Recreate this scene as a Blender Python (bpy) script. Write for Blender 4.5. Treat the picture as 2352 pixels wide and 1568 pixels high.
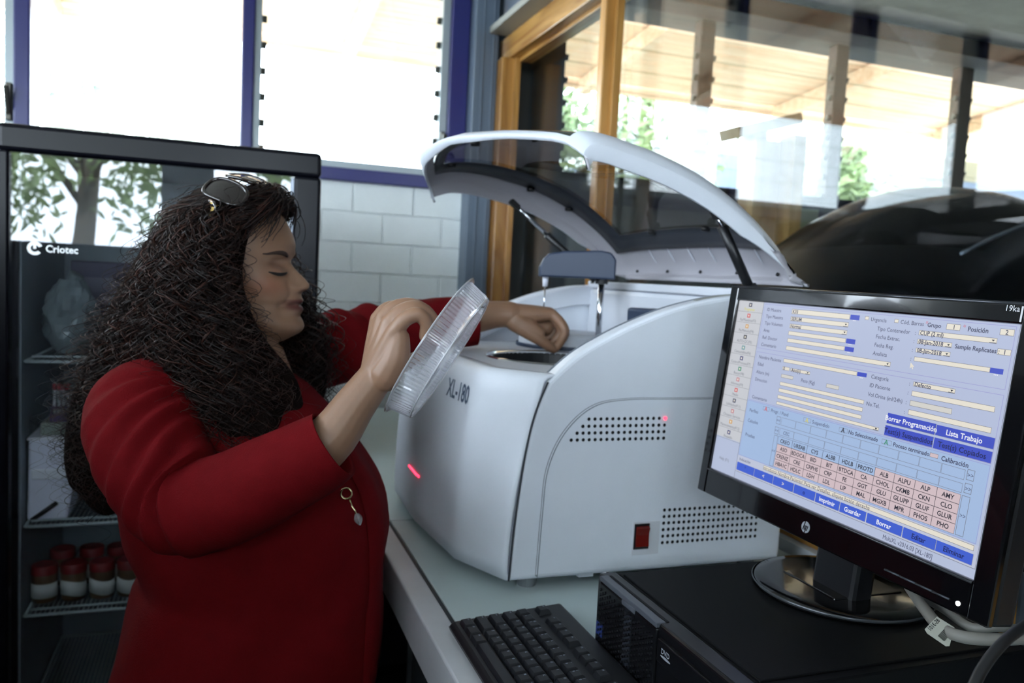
import bpy, bmesh, math, random
import numpy as np
from mathutils import Vector, Matrix

# ------------------------------------------------------------------ camera
sc = bpy.context.scene
for _o in list(bpy.data.objects):
    bpy.data.objects.remove(_o)
COL = sc.collection
F_PX = 1850.0
PIT, ROL, YAW = math.radians(-4.55), math.radians(2.97), math.radians(19.9)
ZC = 1.375
fwd = Vector((math.sin(YAW)*math.cos(PIT), math.cos(YAW)*math.cos(PIT), math.sin(PIT)))
_r0 = Vector((math.cos(YAW), -math.sin(YAW), 0))
_u0 = _r0.cross(fwd)
rgt = _r0*math.cos(ROL) + _u0*math.sin(ROL)
upv = -_r0*math.sin(ROL) + _u0*math.cos(ROL)
cam_data = bpy.data.cameras.new('camera')
cam = bpy.data.objects.new('camera', cam_data)
COL.objects.link(cam)
cam_data.sensor_width = 36.0
cam_data.lens = F_PX/2352.0*36.0
cam_data.clip_start = 0.02
cam_data.dof.use_dof = True
cam_data.dof.focus_distance = 0.80
cam_data.dof.aperture_fstop = 7.0
M = Matrix((rgt, upv, -fwd)).transposed().to_4x4()
M.translation = (0, 0, ZC)
cam.matrix_world = M
sc.camera = cam

# ------------------------------------------------------------------ world, exposure
sc.view_settings.view_transform = 'Standard'
sc.view_settings.look = 'None'
sc.view_settings.gamma = 1.0
sc.view_settings.use_curve_mapping = False
sc.view_settings.exposure = 0.50
SKY = 12.5
wd = bpy.data.worlds.new('sky')
sc.world = wd
wd.use_nodes = True
bg = wd.node_tree.nodes['Background']
bg.inputs['Color'].default_value = (0.77, 0.885, 1.0, 1)
bg.inputs['Strength'].default_value = SKY
try:
    sc.cycles.max_bounces = 9
    sc.cycles.adaptive_threshold = 0.02
    sc.cycles.diffuse_bounces = 3
    sc.cycles.glossy_bounces = 4
    sc.cycles.transmission_bounces = 8
    sc.cycles.transparent_max_bounces = 20
    sc.cycles.caustics_reflective = False
    sc.cycles.caustics_refractive = False
    sc.cycles.sample_clamp_indirect = 6.0
except Exception:
    pass

WY = 3.10          # inner face of the window wall
PX = 1.05          # glazed partition
RB, RL = -2.6, -2.4   # wall behind the camera, wall to the left





# ------------------------------------------------------------------ helpers
rnd = random.Random(7)
WM = {}
def wmat(o):
    return WM.get(o.name, Matrix.Identity(4)) if o else Matrix.Identity(4)

def P(px, py, d):
    """point seen at pixel px,py of the 2352x1568 frame, d metres ahead of the camera"""
    v = fwd + rgt*((px-1176)/F_PX) - upv*((py-784)/F_PX)
    return Vector((0, 0, ZC)) + v*d

def lin(c):
    c = c/255.0
    return c/12.92 if c <= 0.04045 else ((c+0.055)/1.055)**2.4
def rgb(r, g, b):
    return (lin(r), lin(g), lin(b), 1.0)

MATS = {}
def mat(name, col, rough=0.5, metal=0.0, spec=0.5, emit=None, estr=0.0, var=0.0, vscale=20.0, bump=0.0, bscale=60.0, coat=0.0, alpha=1.0, sheen=0.0, sss=0.0, trans=0.0, ior=1.45):
    if name in MATS:
        return MATS[name]
    m = bpy.data.materials.new(name)
    m.use_nodes = True
    nt = m.node_tree
    b = nt.nodes['Principled BSDF']
    b.inputs['Base Color'].default_value = col
    b.inputs['Roughness'].default_value = rough
    b.inputs['Metallic'].default_value = metal
    b.inputs['Specular IOR Level'].default_value = spec
    b.inputs['IOR'].default_value = ior
    b.inputs['Coat Weight'].default_value = coat
    b.inputs['Alpha'].default_value = alpha
    b.inputs['Transmission Weight'].default_value = trans
    if sheen:
        b.inputs['Sheen Weight'].default_value = sheen
    if sss:
        b.inputs['Subsurface Weight'].default_value = sss
        b.inputs['Subsurface Radius'].default_value = (0.012, 0.004, 0.002)
    if emit:
        b.inputs['Emission Color'].default_value = emit
        b.inputs['Emission Strength'].default_value = estr
    if var or bump:
        tc = nt.nodes.new('ShaderNodeTexCoord')
    if var:
        n = nt.nodes.new('ShaderNodeTexNoise')
        n.inputs['Scale'].default_value = vscale
        n.inputs['Detail'].default_value = 4
        nt.links.new(tc.outputs['Object'], n.inputs['Vector'])
        mr = nt.nodes.new('ShaderNodeMapRange')
        mr.inputs['From Min'].default_value = 0.3
        mr.inputs['From Max'].default_value = 0.7
        mr.inputs['To Min'].default_value = 1-var
        mr.inputs['To Max'].default_value = 1+var
        nt.links.new(n.outputs['Fac'], mr.inputs['Value'])
        mx = nt.nodes.new('ShaderNodeMix')
        mx.data_type = 'RGBA'
        mx.blend_type = 'MULTIPLY'
        mx.inputs['Factor'].default_value = 1
        mx.inputs['A'].default_value = col
        nt.links.new(mr.outputs['Result'], mx.inputs['B'])
        nt.links.new(mx.outputs['Result'], b.inputs['Base Color'])
    if bump:
        n2 = nt.nodes.new('ShaderNodeTexNoise')
        n2.inputs['Scale'].default_value = bscale
        n2.inputs['Detail'].default_value = 5
        nt.links.new(tc.outputs['Object'], n2.inputs['Vector'])
        bp = nt.nodes.new('ShaderNodeBump')
        bp.inputs['Strength'].default_value = bump
        bp.inputs['Distance'].default_value = 0.004
        nt.links.new(n2.outputs['Fac'], bp.inputs['Height'])
        nt.links.new(bp.outputs['Normal'], b.inputs['Normal'])
    MATS[name] = m
    return m

def wood(name, c1, c2, scale=(3, 3, 40), rough=0.35):
    if name in MATS:
        return MATS[name]
    m = bpy.data.materials.new(name)
    m.use_nodes = True
    nt = m.node_tree
    b = nt.nodes['Principled BSDF']
    b.inputs['Roughness'].default_value = rough
    tc = nt.nodes.new('ShaderNodeTexCoord')
    mp = nt.nodes.new('ShaderNodeMapping')
    mp.inputs['Scale'].default_value = scale
    n = nt.nodes.new('ShaderNodeTexNoise')
    n.inputs['Scale'].default_value = 1.0
    n.inputs['Detail'].default_value = 6
    n.inputs['Distortion'].default_value = 1.2
    cr = nt.nodes.new('ShaderNodeValToRGB')
    cr.color_ramp.elements[0].color = c1
    cr.color_ramp.elements[1].color = c2
    cr.color_ramp.elements[0].position = 0.32
    cr.color_ramp.elements[1].position = 0.68
    nt.links.new(tc.outputs['Object'], mp.inputs['Vector'])
    nt.links.new(mp.outputs['Vector'], n.inputs['Vector'])
    nt.links.new(n.outputs['Fac'], cr.inputs['Fac'])
    nt.links.new(cr.outputs['Color'], b.inputs['Base Color'])
    MATS[name] = m
    return m

def clear(name, tint=(1, 1, 1, 1), gloss=1.0, ior=1.5, rough=0.0, white=0.0, wcol=(0.9, 0.92, 0.95, 1)):
    """thin clear sheet: see-through with a fresnel reflection, optionally a little milky"""
    if name in MATS:
        return MATS[name]
    m = bpy.data.materials.new(name)
    m.use_nodes = True
    nt = m.node_tree
    nt.nodes.clear()
    out = nt.nodes.new('ShaderNodeOutputMaterial')
    t = nt.nodes.new('ShaderNodeBsdfTransparent')
    t.inputs['Color'].default_value = tint
    g = nt.nodes.new('ShaderNodeBsdfGlossy')
    g.inputs['Roughness'].default_value = rough
    g.inputs['Color'].default_value = (gloss, gloss, gloss, 1)
    fr = nt.nodes.new('ShaderNodeFresnel')
    ge = nt.nodes.new('ShaderNodeNewGeometry')
    io = nt.nodes.new('ShaderNodeMix')
    io.inputs['A'].default_value = ior
    io.inputs['B'].default_value = 1.0/ior
    nt.links.new(ge.outputs['Backfacing'], io.inputs['Factor'])
    nt.links.new(io.outputs['Result'], fr.inputs['IOR'])
    mx = nt.nodes.new('ShaderNodeMixShader')
    nt.links.new(fr.outputs['Fac'], mx.inputs['Fac'])
    base = t.outputs['BSDF']
    if white:
        d = nt.nodes.new('ShaderNodeBsdfDiffuse')
        d.inputs['Color'].default_value = wcol
        m2 = nt.nodes.new('ShaderNodeMixShader')
        m2.inputs['Fac'].default_value = white
        nt.links.new(t.outputs['BSDF'], m2.inputs[1])
        nt.links.new(d.outputs['BSDF'], m2.inputs[2])
        base = m2.outputs['Shader']
    nt.links.new(base, mx.inputs[1])
    nt.links.new(g.outputs['BSDF'], mx.inputs[2])
    nt.links.new(mx.outputs['Shader'], out.inputs['Surface'])
    MATS[name] = m
    return m

class MB:
    """collects shapes; build() links them as one mesh object"""
    def __init__(self):
        self.v, self.f, self.mi, self.cur = [], [], [], 0
    def add(self, vs, fs):
        k = len(self.v)
        self.v.extend([tuple(p) for p in vs])
        for f in fs:
            self.f.append(tuple(i+k for i in f))
            self.mi.append(self.cur)
        return self
    def box(self, x0, x1, y0, y1, z0, z1):
        vs = [(x, y, z) for z in (z0, z1) for y in (y0, y1) for x in (x0, x1)]
        return self.add(vs, [(0, 2, 3, 1), (4, 5, 7, 6), (0, 1, 5, 4), (2, 6, 7, 3), (0, 4, 6, 2), (1, 3, 7, 5)])
    def obox(self, c, ax, ay, az, hx, hy, hz):
        c, ax, ay, az = Vector(c), Vector(ax).normalized(), Vector(ay).normalized(), Vector(az).normalized()
        vs = [c+ax*(sx*hx)+ay*(sy*hy)+az*(sz*hz) for sz in (-1, 1) for sy in (-1, 1) for sx in (-1, 1)]
        return self.add(vs, [(0, 2, 3, 1), (4, 5, 7, 6), (0, 1, 5, 4), (2, 6, 7, 3), (0, 4, 6, 2), (1, 3, 7, 5)])
    def tube(self, pts, rad, n=10, caps=True, flat=1.0, ref=None):
        pts = [Vector(p) for p in pts]
        if not hasattr(rad, '__len__'):
            rad = [rad]*len(pts)
        k = len(self.v)
        prev = Vector(ref) if ref else None
        vs = []
        for i, p in enumerate(pts):
            t = (pts[min(i+1, len(pts)-1)]-pts[max(i-1, 0)]).normalized()
            if prev is None:
                prev = Vector((0, 0, 1)) if abs(t.z) < 0.9 else Vector((1, 0, 0))
            a = (prev - t*prev.dot(t))
            if a.length < 1e-6:
                a = t.orthogonal()
            a.normalize()
            b = t.cross(a)
            prev = a
            for j in range(n):
                th = 2*math.pi*j/n
                vs.append(p + a*(math.cos(th)*rad[i]) + b*(math.sin(th)*rad[i]*flat))
        fs = []
        for i in range(len(pts)-1):
            for j in range(n):
                fs.append((i*n+j, i*n+(j+1) % n, (i+1)*n+(j+1) % n, (i+1)*n+j))
        if caps:
            fs.append(tuple(range(n))[::-1])
            fs.append(tuple((len(pts)-1)*n+j for j in range(n)))
        return self.add(vs, fs)
    def lathe(self, prof, c=(0, 0, 0), n=32, axis=(0, 0, 1), cap0=False, cap1=False, rfun=None):
        az = Vector(axis).normalized()
        ax = az.orthogonal().normalized()
        ay = az.cross(ax)
        c = Vector(c)
        vs, fs = [], []
        for i, (r, z) in enumerate(prof):
            for j in range(n):
                th = 2*math.pi*j/n
                rr = r*(rfun(i, j) if rfun else 1)
                vs.append(c+az*z+(ax*math.cos(th)+ay*math.sin(th))*rr)
        for i in range(len(prof)-1):
            for j in range(n):
                fs.append((i*n+j, i*n+(j+1) % n, (i+1)*n+(j+1) % n, (i+1)*n+j))
        if cap0:
            fs.append(tuple(range(n))[::-1])
        if cap1:
            fs.append(tuple((len(prof)-1)*n+j for j in range(n)))
        return self.add(vs, fs)
    def prism(self, poly, fn, d0, d1):
        """extrude a 2D outline: fn(u, v, d) -> xyz"""
        n = len(poly)
        vs = [fn(u, v, d0) for u, v in poly]+[fn(u, v, d1) for u, v in poly]
        fs = [tuple(range(n))[::-1], tuple(range(n, 2*n))]
        fs += [(i, (i+1) % n, n+(i+1) % n, n+i) for i in range(n)]
        return self.add(vs, fs)
    def grid(self, rows, cu=False, cv=False, skip=None):
        nu, nv = len(rows), len(rows[0])
        vs = [p for r in rows for p in r]
        fs = []
        for i in range(nu if cu else nu-1):
            for j in range(nv if cv else nv-1):
                if skip and skip(i, j):
                    continue
                a, b = i*nv+j, i*nv+(j+1) % nv
                c, d = ((i+1) % nu)*nv+(j+1) % nv, ((i+1) % nu)*nv+j
                fs.append((a, b, c, d))
        return self.add(vs, fs)
    def mesh(self, name, smooth=False, fix=True):
        me = bpy.data.meshes.new(name)
        me.from_pydata(self.v, [], self.f)
        me.polygons.foreach_set('material_index', self.mi)
        me.update()
        if fix:
            bm = bmesh.new()
            bm.from_mesh(me)
            bmesh.ops.recalc_face_normals(bm, faces=bm.faces)
            bm.to_mesh(me)
            bm.free()
        if smooth:
            me.polygons.foreach_set('use_smooth', [True]*len(me.polygons))
        return me
    def build(self, name, ms, parent=None, smooth=False, bevel=0.0, seg=2, solid=0.0, fix=True, auto=None):
        me = self.mesh(name, smooth or auto is not None, fix)
        o = link(name, me, ms, parent)
        if solid:
            s = o.modifiers.new('solid', 'SOLIDIFY')
            s.thickness = solid
            s.offset = 0
        if bevel:
            b = o.modifiers.new('bevel', 'BEVEL')
            b.width = bevel
            b.segments = seg
            b.limit_method = 'ANGLE'
            b.angle_limit = math.radians(35)
            b.harden_normals = False
        if auto is not None:
            sharp(me, auto)
        return o

def sharp(me, deg):
    bm = bmesh.new()
    bm.from_mesh(me)
    lim = math.radians(deg)
    for e in bm.edges:
        if len(e.link_faces) == 2 and e.calc_face_angle(0) > lim:
            e.smooth = False
    bm.to_mesh(me)
    bm.free()

def link(name, me, ms=None, parent=None, loc=None, rot=None, scale=None):
    o = bpy.data.objects.new(name, me)
    COL.objects.link(o)
    if ms is not None:
        if not isinstance(ms, (list, tuple)):
            ms = [ms]
        if len(me.materials) == 0:
            for m in ms:
                me.materials.append(m)
    mw = Matrix.Identity(4)
    if loc is not None or rot is not None or scale is not None:
        rm = rot.to_4x4() if isinstance(rot, Matrix) else (Matrix.Identity(4) if rot is None else __import__('mathutils').Euler(rot).to_matrix().to_4x4())
        mw = Matrix.Translation(Vector(loc or (0, 0, 0))) @ rm
        if scale is not None:
            mw = mw @ Matrix.Diagonal((*scale, 1))
    if parent is not None:
        o.parent = parent
        o.matrix_parent_inverse = wmat(parent).inverted()
    o.matrix_basis = mw
    WM[o.name] = mw
    return o

def thing(name, label, cat, loc=(0, 0, 0), group=None):
    o = bpy.data.objects.new(name, None)
    o.empty_display_size = 0.05
    COL.objects.link(o)
    o.location = loc
    WM[o.name] = Matrix.Translation(Vector(loc))
    return tag(o, label, cat, group)
def tag(o, label, cat=None, group=None, kind=None):
    if label:
        o['label'] = label
    if cat:
        o['category'] = cat
    if group:
        o['group'] = group
    if kind:
        o['kind'] = kind
    return o
def struct(o, label=None):
    o['kind'] = 'structure'
    if label:
        o['label'] = label
    return o

FONTC = {}
def text_geo(s, bold=False):
    """flat outline of a word in the built-in font: verts (x, y) with cap height about 0.7, and faces"""
    key = (s, bold)
    if key in FONTC:
        return FONTC[key]
    cu = bpy.data.curves.new('lettering', 'FONT')
    cu.body = s
    cu.resolution_u = 2
    cu.offset = 0.018 if bold else 0.0
    ob = bpy.data.objects.new('lettering', cu)
    COL.objects.link(ob)
    dg = bpy.context.evaluated_depsgraph_get()
    me = bpy.data.meshes.new_from_object(ob.evaluated_get(dg), depsgraph=dg)
    vs = [(v.co.x, v.co.y) for v in me.vertices]
    fs = [tuple(p.vertices) for p in me.polygons]
    bpy.data.objects.remove(ob)
    bpy.data.curves.remove(cu)
    bpy.data.meshes.remove(me)
    if not vs:
        vs, fs = [(0, 0)], []
    w = max(v[0] for v in vs)
    FONTC[key] = (vs, fs, w)
    return FONTC[key]
def put_text(mb, s, o, ax, ay, size, width=None, align='l', bold=False, valign='b'):
    vs, fs, w = text_geo(s, bold)
    sx = size if width is None else width/max(w, 1e-6)
    off = 0 if align == 'l' else (-w*sx/2 if align == 'c' else -w*sx)
    dy = -0.35*size if valign == 'm' else 0
    o, ax, ay = Vector(o), Vector(ax), Vector(ay)
    mb.add([o+ax*(off+x*sx)+ay*(dy+y*size) for x, y in vs], fs)
# ------------------------------------------------------------------ shared materials
m_block = mat('painted_block', rgb(232, 238, 238), 0.55, var=0.03, vscale=9, bump=0.25, bscale=70)
m_mortar = mat('mortar', rgb(226, 232, 232), 0.8)
m_wall = mat('plain_wall', rgb(190, 196, 200), 0.7, var=0.04, vscale=3)
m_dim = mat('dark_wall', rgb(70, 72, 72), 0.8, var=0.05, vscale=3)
m_ceil = mat('plaster_ceiling', rgb(206, 204, 198), 0.9, var=0.08, vscale=14, bump=0.6, bscale=30)
m_floor = mat('floor_tile', rgb(34, 32, 31), 0.35, var=0.1, vscale=4)
m_blue = mat('blue_enamel', rgb(40, 42, 106), 0.28, spec=0.6)
m_alu = mat('aluminium_paint', rgb(168, 178, 182), 0.35, 0.3)
m_steel = mat('blue_grey_column', rgb(98, 111, 127), 0.4, var=0.05, vscale=6)
m_oak = wood('varnished_wood', rgb(136, 88, 34), rgb(200, 148, 80), (14, 14, 1.6), 0.25)
m_oaky = wood('varnished_wood_rail', rgb(142, 94, 38), rgb(204, 154, 84), (14, 1.6, 14), 0.25)
m_glass = clear('window_glass', (0.97, 0.99, 0.985, 1))
m_pane = clear('partition_glass', (0.93, 0.95, 0.95, 1), ior=1.30)

# ------------------------------------------------------------------ room shell
struct(MB().box(RL-0.2, 5.2, RB-0.2, WY+0.2, -0.1, 0.0).build('floor', m_floor))
struct(MB().box(RL-0.2, PX, RB-0.2, WY+0.2, 2.80, 2.9).build('ceiling', m_ceil))
struct(MB().box(PX, 5.2, RB-0.2, WY+0.35, 2.607, 2.84).build('ceiling_next_room', m_ceil), 'rough plaster ceiling of the next room')

# wall behind the camera with two louvred openings
w = MB()
w.box(RL-0.2, 5.2, RB-0.2, RB, 0, 1.42)
w.box(RL-0.2, 5.2, RB-0.2, RB, 2.6, 2.8)
w.box(RL-0.2, -2.1, RB-0.2, RB, 1.42, 2.6)
w.box(-0.44, -0.08, RB-0.2, RB, 1.42, 2.6)
w.box(0.62, 5.2, RB-0.2, RB, 1.42, 2.6)
struct(w.build('wall_rear', m_wall))
w = MB()
w.box(RL-0.2, RL, RB, WY+0.2, 0, 1.75)
w.box(RL-0.2, RL, RB, WY+0.2, 2.6, 2.8)
w.box(RL-0.2, RL, RB, -1.2, 1.75, 2.6)
w.box(RL-0.2, RL, 1.9, WY+0.2, 1.75, 2.6)
struct(w.build('wall_left', m_wall))
# unseen dark cabinets added behind the camera to shade the lower scene
for x0_, x1_, lab in ((-2.0, -1.02, 'unseen dark cabinet added to block low light, by the side wall'), (-1.0, -0.02, 'unseen dark cabinet added to block low light, in the middle of its row'), (0.0, 0.96, 'unseen dark cabinet added to block low light, by the partition')):
    cbn = thing('added_shade_cabinet', lab, 'cabinet', ((x0_+x1_)/2, -0.85, 0), 'unseen cabinets added to block light')
    m_cab = mat('shade_cabinet_dark', rgb(48, 50, 54), 0.6)
    MB().box(x0_, x1_, -1.05, -0.67, 0.02, 1.405).build('carcass', m_cab, cbn, bevel=0.004)
    MB().box(x0_-0.0, x1_, -1.07, -0.65, 1.405, 1.43).build('top_board', m_cab, cbn, bevel=0.003)
    for d0_ in (0, 1):
        xa = x0_+0.01+d0_*(x1_-x0_)/2
        dd = MB().box(xa, xa+(x1_-x0_)/2-0.02, -0.669, -0.652, 0.06, 1.33).build('shade_cabinet_door', mat('shade_cabinet_door', rgb(60, 62, 66), 0.5), cbn, bevel=0.003)
        MB().tube([(xa+0.04, -0.645, 0.75), (xa+0.04, -0.645, 0.9)], 0.006, 8).build('door_pull', mat('pull_steel', rgb(150, 152, 156), 0.3, 0.8), dd)
lk = thing('added_shade_locker', 'unseen dark double-door locker added to block light from the side', 'locker', (-1.1, 1.0, 0))  # unseen locker added to keep side window light off the lower scene
MB().box(-1.35, -0.87, 0.1, 1.9, 0.02, 1.5).build('carcass', m_cab, lk, bevel=0.004)
for y0_ in (0.12, 1.01):
    dd = MB().box(-0.869, -0.852, y0_, y0_+0.87, 0.06, 1.46).build('shade_locker_door', MATS['shade_cabinet_door'], lk, bevel=0.003)
    MB().tube([(-0.845, y0_+0.05, 0.8), (-0.845, y0_+0.05, 0.95)], 0.006, 8).build('door_pull', MATS['pull_steel'], dd)
# far side of the next room
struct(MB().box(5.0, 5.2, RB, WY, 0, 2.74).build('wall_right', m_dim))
# window wall: backing and lintels
w = MB()
w.box(RL, 1.0, WY+0.006, WY+0.2, 0, 1.70)
w.box(RL, 1.0, WY, WY+0.2, 2.74, 2.8)
w.box(RL, -2.05, WY, WY+0.2, 1.70, 2.74)
wb = struct(w.build('wall_back', [m_mortar]))
# painted concrete blocks, one by one where the wall shows
BL, BH = 0.231, 0.114
bm_ = MB().box(-BL/2+0.0018, BL/2-0.0018, -0.006, 0.02, -BH/2+0.0018, BH/2-0.0018)
bme = bm_.mesh('block')
bme.materials.append(m_block)
def block(x0, x1, zc, me=None):
    if me is None:
        o = link('block', bme, None, wb, loc=((x0+x1)/2, WY+0.004+rnd.uniform(-0.0012, 0.0012), zc))
    else:
        o = link('block', me, None, wb, loc=((x0+x1)/2, WY+0.004, zc))
    bv = o.modifiers.new('bevel', 'BEVEL')
    bv.width = 0.0028
    bv.segments = 2
for k in range(12):
    zc = 1.703-BH*(k+0.5)
    x = 0.456-BL*3 if k % 2 == 0 else 0.571-BL*4
    while x < 0.86:
        x1 = x+BL
        if x1 > 0.9:
            ms_ = MB().box(-(0.885-x)/2+0.0035, (0.885-x)/2-0.0018, -0.006, 0.02, -BH/2+0.0018, BH/2-0.0018).mesh('block')
            ms_.materials.append(m_block)
            block(x, 0.885, zc, ms_)
        else:
            block(x, x1, zc)
        x = x1

# ------------------------------------------------------------------ louvred window of this room
win = thing('window_1', None, None, (0, WY, 1.70))
struct(win, 'blue framed louvred window full of daylight')
fr = MB()
fr.box(-2.05, 0.877, WY-0.03, WY+0.09, 1.70, 1.747)
fr.box(-2.05, 0.877, WY-0.03, WY+0.09, 2.72, 2.76)
fr.build('sill_rail', m_blue, win, bevel=0.004)
MB().box(-2.0, 0.80, WY-0.012, WY+0.08, 1.747, 1.775).build('sill_strip', m_alu, win, bevel=0.003)
for a, b in ((-0.655, -0.606), (0.045, 0.088), (0.803, 0.877), (-1.36, -1.31)):
    MB().box(a, b, WY-0.03, WY+0.09, 1.747, 2.72).build('mullion', m_blue, win, bevel=0.006)
for a, b in ((0.088, 0.113), (0.772, 0.803), (-0.684, -0.655), (-1.31, -1.285)):
    MB().box(a, b, WY-0.008, WY+0.06, 1.775, 2.72).build('jamb_channel', m_alu, win, bevel=0.003)
def louvres(parent, bays, z0, z1, y, pitch=0.0915, tilt=24, wid=0.098, brackets=True, m=None):
    k = int((z1-z0)/pitch)
    for a, b in bays:
        me = MB().box(-(b-a)/2+0.004, (b-a)/2-0.004, -0.0025, 0.0025, -wid/2, wid/2).mesh('louvre_blade')
        me.materials.append(m or m_glass)
        clip = MB().box(-0.009, 0.009, -0.008, 0.008, -0.012, 0.012).mesh('blade_clip')
        clip.materials.append(MATS.get('clip_metal') or mat('clip_metal', rgb(96, 98, 92), 0.4, 0.6))
        for i in range(k):
            zc = z0+pitch*(i+0.5)
            bl = link('louvre_blade', me, None, parent, loc=((a+b)/2, y, zc), rot=(math.radians(tilt), 0, 0))
            if brackets:
                for xx in (a+0.008, b-0.008):
                    link('blade_clip', clip, None, bl, loc=(xx, y-0.012, zc-0.036), rot=(math.radians(tilt), 0, 0))
louvres(win, ((0.113, 0.772),), 1.785, 2.72, WY+0.03)
louvres(win, ((-0.606, 0.045), (-1.285, -0.684)), 1.785, 2.72, WY+0.03, brackets=False)
# latch handles on the jambs
for xx in (0.785, -0.668):
    h = MB()
    h.box(xx-0.009, xx+0.009, WY-0.03, WY-0.006, 1.80, 1.92)
    h.obox((xx, WY-0.04, 1.86), (1, 0, 0), (0, 1, 0.4), (0, -0.4, 1), 0.007, 0.007, 0.05)
    h.build('louvre_handle', mat('handle_metal', rgb(86, 84, 78), 0.35, 0.7), win, bevel=0.003)

# ------------------------------------------------------------------ steel column in the corner
c = MB()
c.box(0.878, 0.968, WY-0.10, WY+0.02, 0, 2.80)
c.box(0.905, 0.912, WY-0.106, WY-0.10, 0, 2.80)
c.box(0.945, 0.952, WY-0.106, WY-0.10, 0, 2.80)
struct(c.build('column', m_steel, bevel=0.003), 'blue-grey steel column in the corner')

# ------------------------------------------------------------------ glazed wooden partition
pt = thing('partition', None, None, (PX, 1.5, 0))
struct(pt, 'wood framed glass partition behind the bench')
def post(y0, y1, x0=1.0, x1=1.06):
    q = MB()
    q.box(x0, x1, y0, y1, 0.92, 2.20)
    q.build('frame_post', m_oak, pt, bevel=0.004)
    q = MB()
    q.box(x1-0.012, x1+0.012, y0-0.014, y0, 0.92, 2.20)
    q.build('glazing_bead', m_oak, pt, bevel=0.002)
post(2.95, 3.08, 0.972, 1.03)
post(2.125, 2.165, 1.0, 1.04)

post(-0.3, -0.2)
MB().box(1.0, 1.06, RB, 3.08, 2.20, 2.29).build('frame_rail', m_oaky, pt, bevel=0.004)
MB().box(1.035, 1.085, RB, 2.94, 2.185, 2.20).build('glazing_bead', m_oaky, pt, bevel=0.002)
MB().box(1.0, 1.06, RB, 3.08, 0.92, 1.0).build('frame_rail', m_oaky, pt, bevel=0.004)
MB().box(0.985, 1.09, RB, 3.08, 0.0, 0.92).build('base_panel', m_wall, pt)
MB().box(0.93, 1.09, RB, 3.0, 2.29, 2.315).build('lintel_ledge', mat('ledge_paint', rgb(150, 152, 146), 0.5), pt, bevel=0.003)
MB().box(0.985, 1.09, RB, 3.0, 2.315, 2.80).build('lintel_panel', m_steel, pt)
for a, b in ((2.165, 2.95), (-0.2, 2.125), (RB, -0.3)):
    MB().box(1.088, 1.094, a, b, 1.0, 2.20).build('glass_pane', m_pane, pt)
MB().box(0.985, 1.09, WY-0.02, WY+0.2, 0, 2.8).build('end_stud', mat('stud_paint', rgb(78, 88, 100), 0.5), pt)
# ------------------------------------------------------------------ next room, seen through the partition
m_brown = mat('dark_brown_frame', rgb(78, 58, 46), 0.5)
m_black = mat('black_paint', rgb(16, 17, 20), 0.45)
w = MB()
w.box(1.0, 5.2, WY, WY+0.2, 0, 1.80)
w.box(1.0, 5.2, WY, WY+0.2, 2.53, 2.8)
w.box(1.0, 1.29, WY, WY+0.2, 1.80, 2.53)
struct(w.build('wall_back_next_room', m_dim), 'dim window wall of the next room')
struct(MB().box(1.09, 5.0, WY-0.14, WY, 2.525, 2.605).build('beam', mat('dark_beam', rgb(34, 34, 40), 0.7, bump=0.5, bscale=18)), 'dark beam under the plaster ceiling')
w2 = thing('window_2', None, None, (2.7, WY, 1.80))
struct(w2, 'brown framed louvred window of the next room')
bays = ((1.30, 1.93), (2.0, 2.66), (2.73, 3.43), (3.51, 4.2), (4.27, 4.95))
for a, b in ((1.93, 2.0), (2.66, 2.73), (3.43, 3.51), (4.2, 4.27)):
    MB().box(a, b, WY+0.02, WY+0.08, 1.80, 2.53).build('mullion', m_brown, w2, bevel=0.004)
MB().box(1.29, 5.0, WY-0.01, WY+0.1, 1.79, 1.82).build('sill_rail', m_black, w2, bevel=0.003)
louvres(w2, bays, 1.82, 2.53, WY+0.05, pitch=0.0915, tilt=24, m=clear('old_louvre_glass', (0.93, 0.95, 0.92, 1), white=0.06))

# sheet of paper with black letters on the dim wall
sg = thing('wall_sign', 'pale paper sheet with black letters fixed to the dim wall', 'sign', (2.40, WY-0.006, 1.6))
MB().box(2.33, 2.60, WY-0.012, WY-0.002, 1.20, 1.76).build('sheet', mat('pale_paper', rgb(150, 156, 128), 0.8), sg)
t = MB()
put_text(t, 'CCIES', (2.36, WY-0.0135, 1.66), (1, 0, 0), (0, 0, 1), 0.05, bold=True)
t.build('lettering', mat('sign_ink', rgb(40, 42, 38), 0.8), sg, fix=False)

# wooden case with a sloping top
wc = thing('wooden_display_case', 'pale wooden case with a sloping top beyond the partition glass', 'cabinet', (2.08, 2.75, 0))
m_pine = wood('pale_pine', rgb(166, 128, 74), rgb(196, 160, 104), (12, 12, 1.5), 0.4)
for x0, x1 in ((1.95, 2.0), (2.13, 2.19)):
    MB().box(x0, x1, 2.70, 2.80, 0, 2.0).build('upright', m_pine, wc, bevel=0.004)
MB().box(1.96, 2.18, 2.78, 2.80, 0, 1.98).build('back_panel', m_pine, wc)
MB().obox((2.00, 2.75, 2.02), (1, 0, 0.30), (0, 1, 0), (-0.30, 0, 1), 0.15, 0.07, 0.022).build('sloping_top', m_pine, wc, bevel=0.004)
for z in (0.5, 1.0, 1.45):
    MB().box(2.0, 2.13, 2.70, 2.78, z, z+0.02).build('shelf', m_pine, wc)

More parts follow.
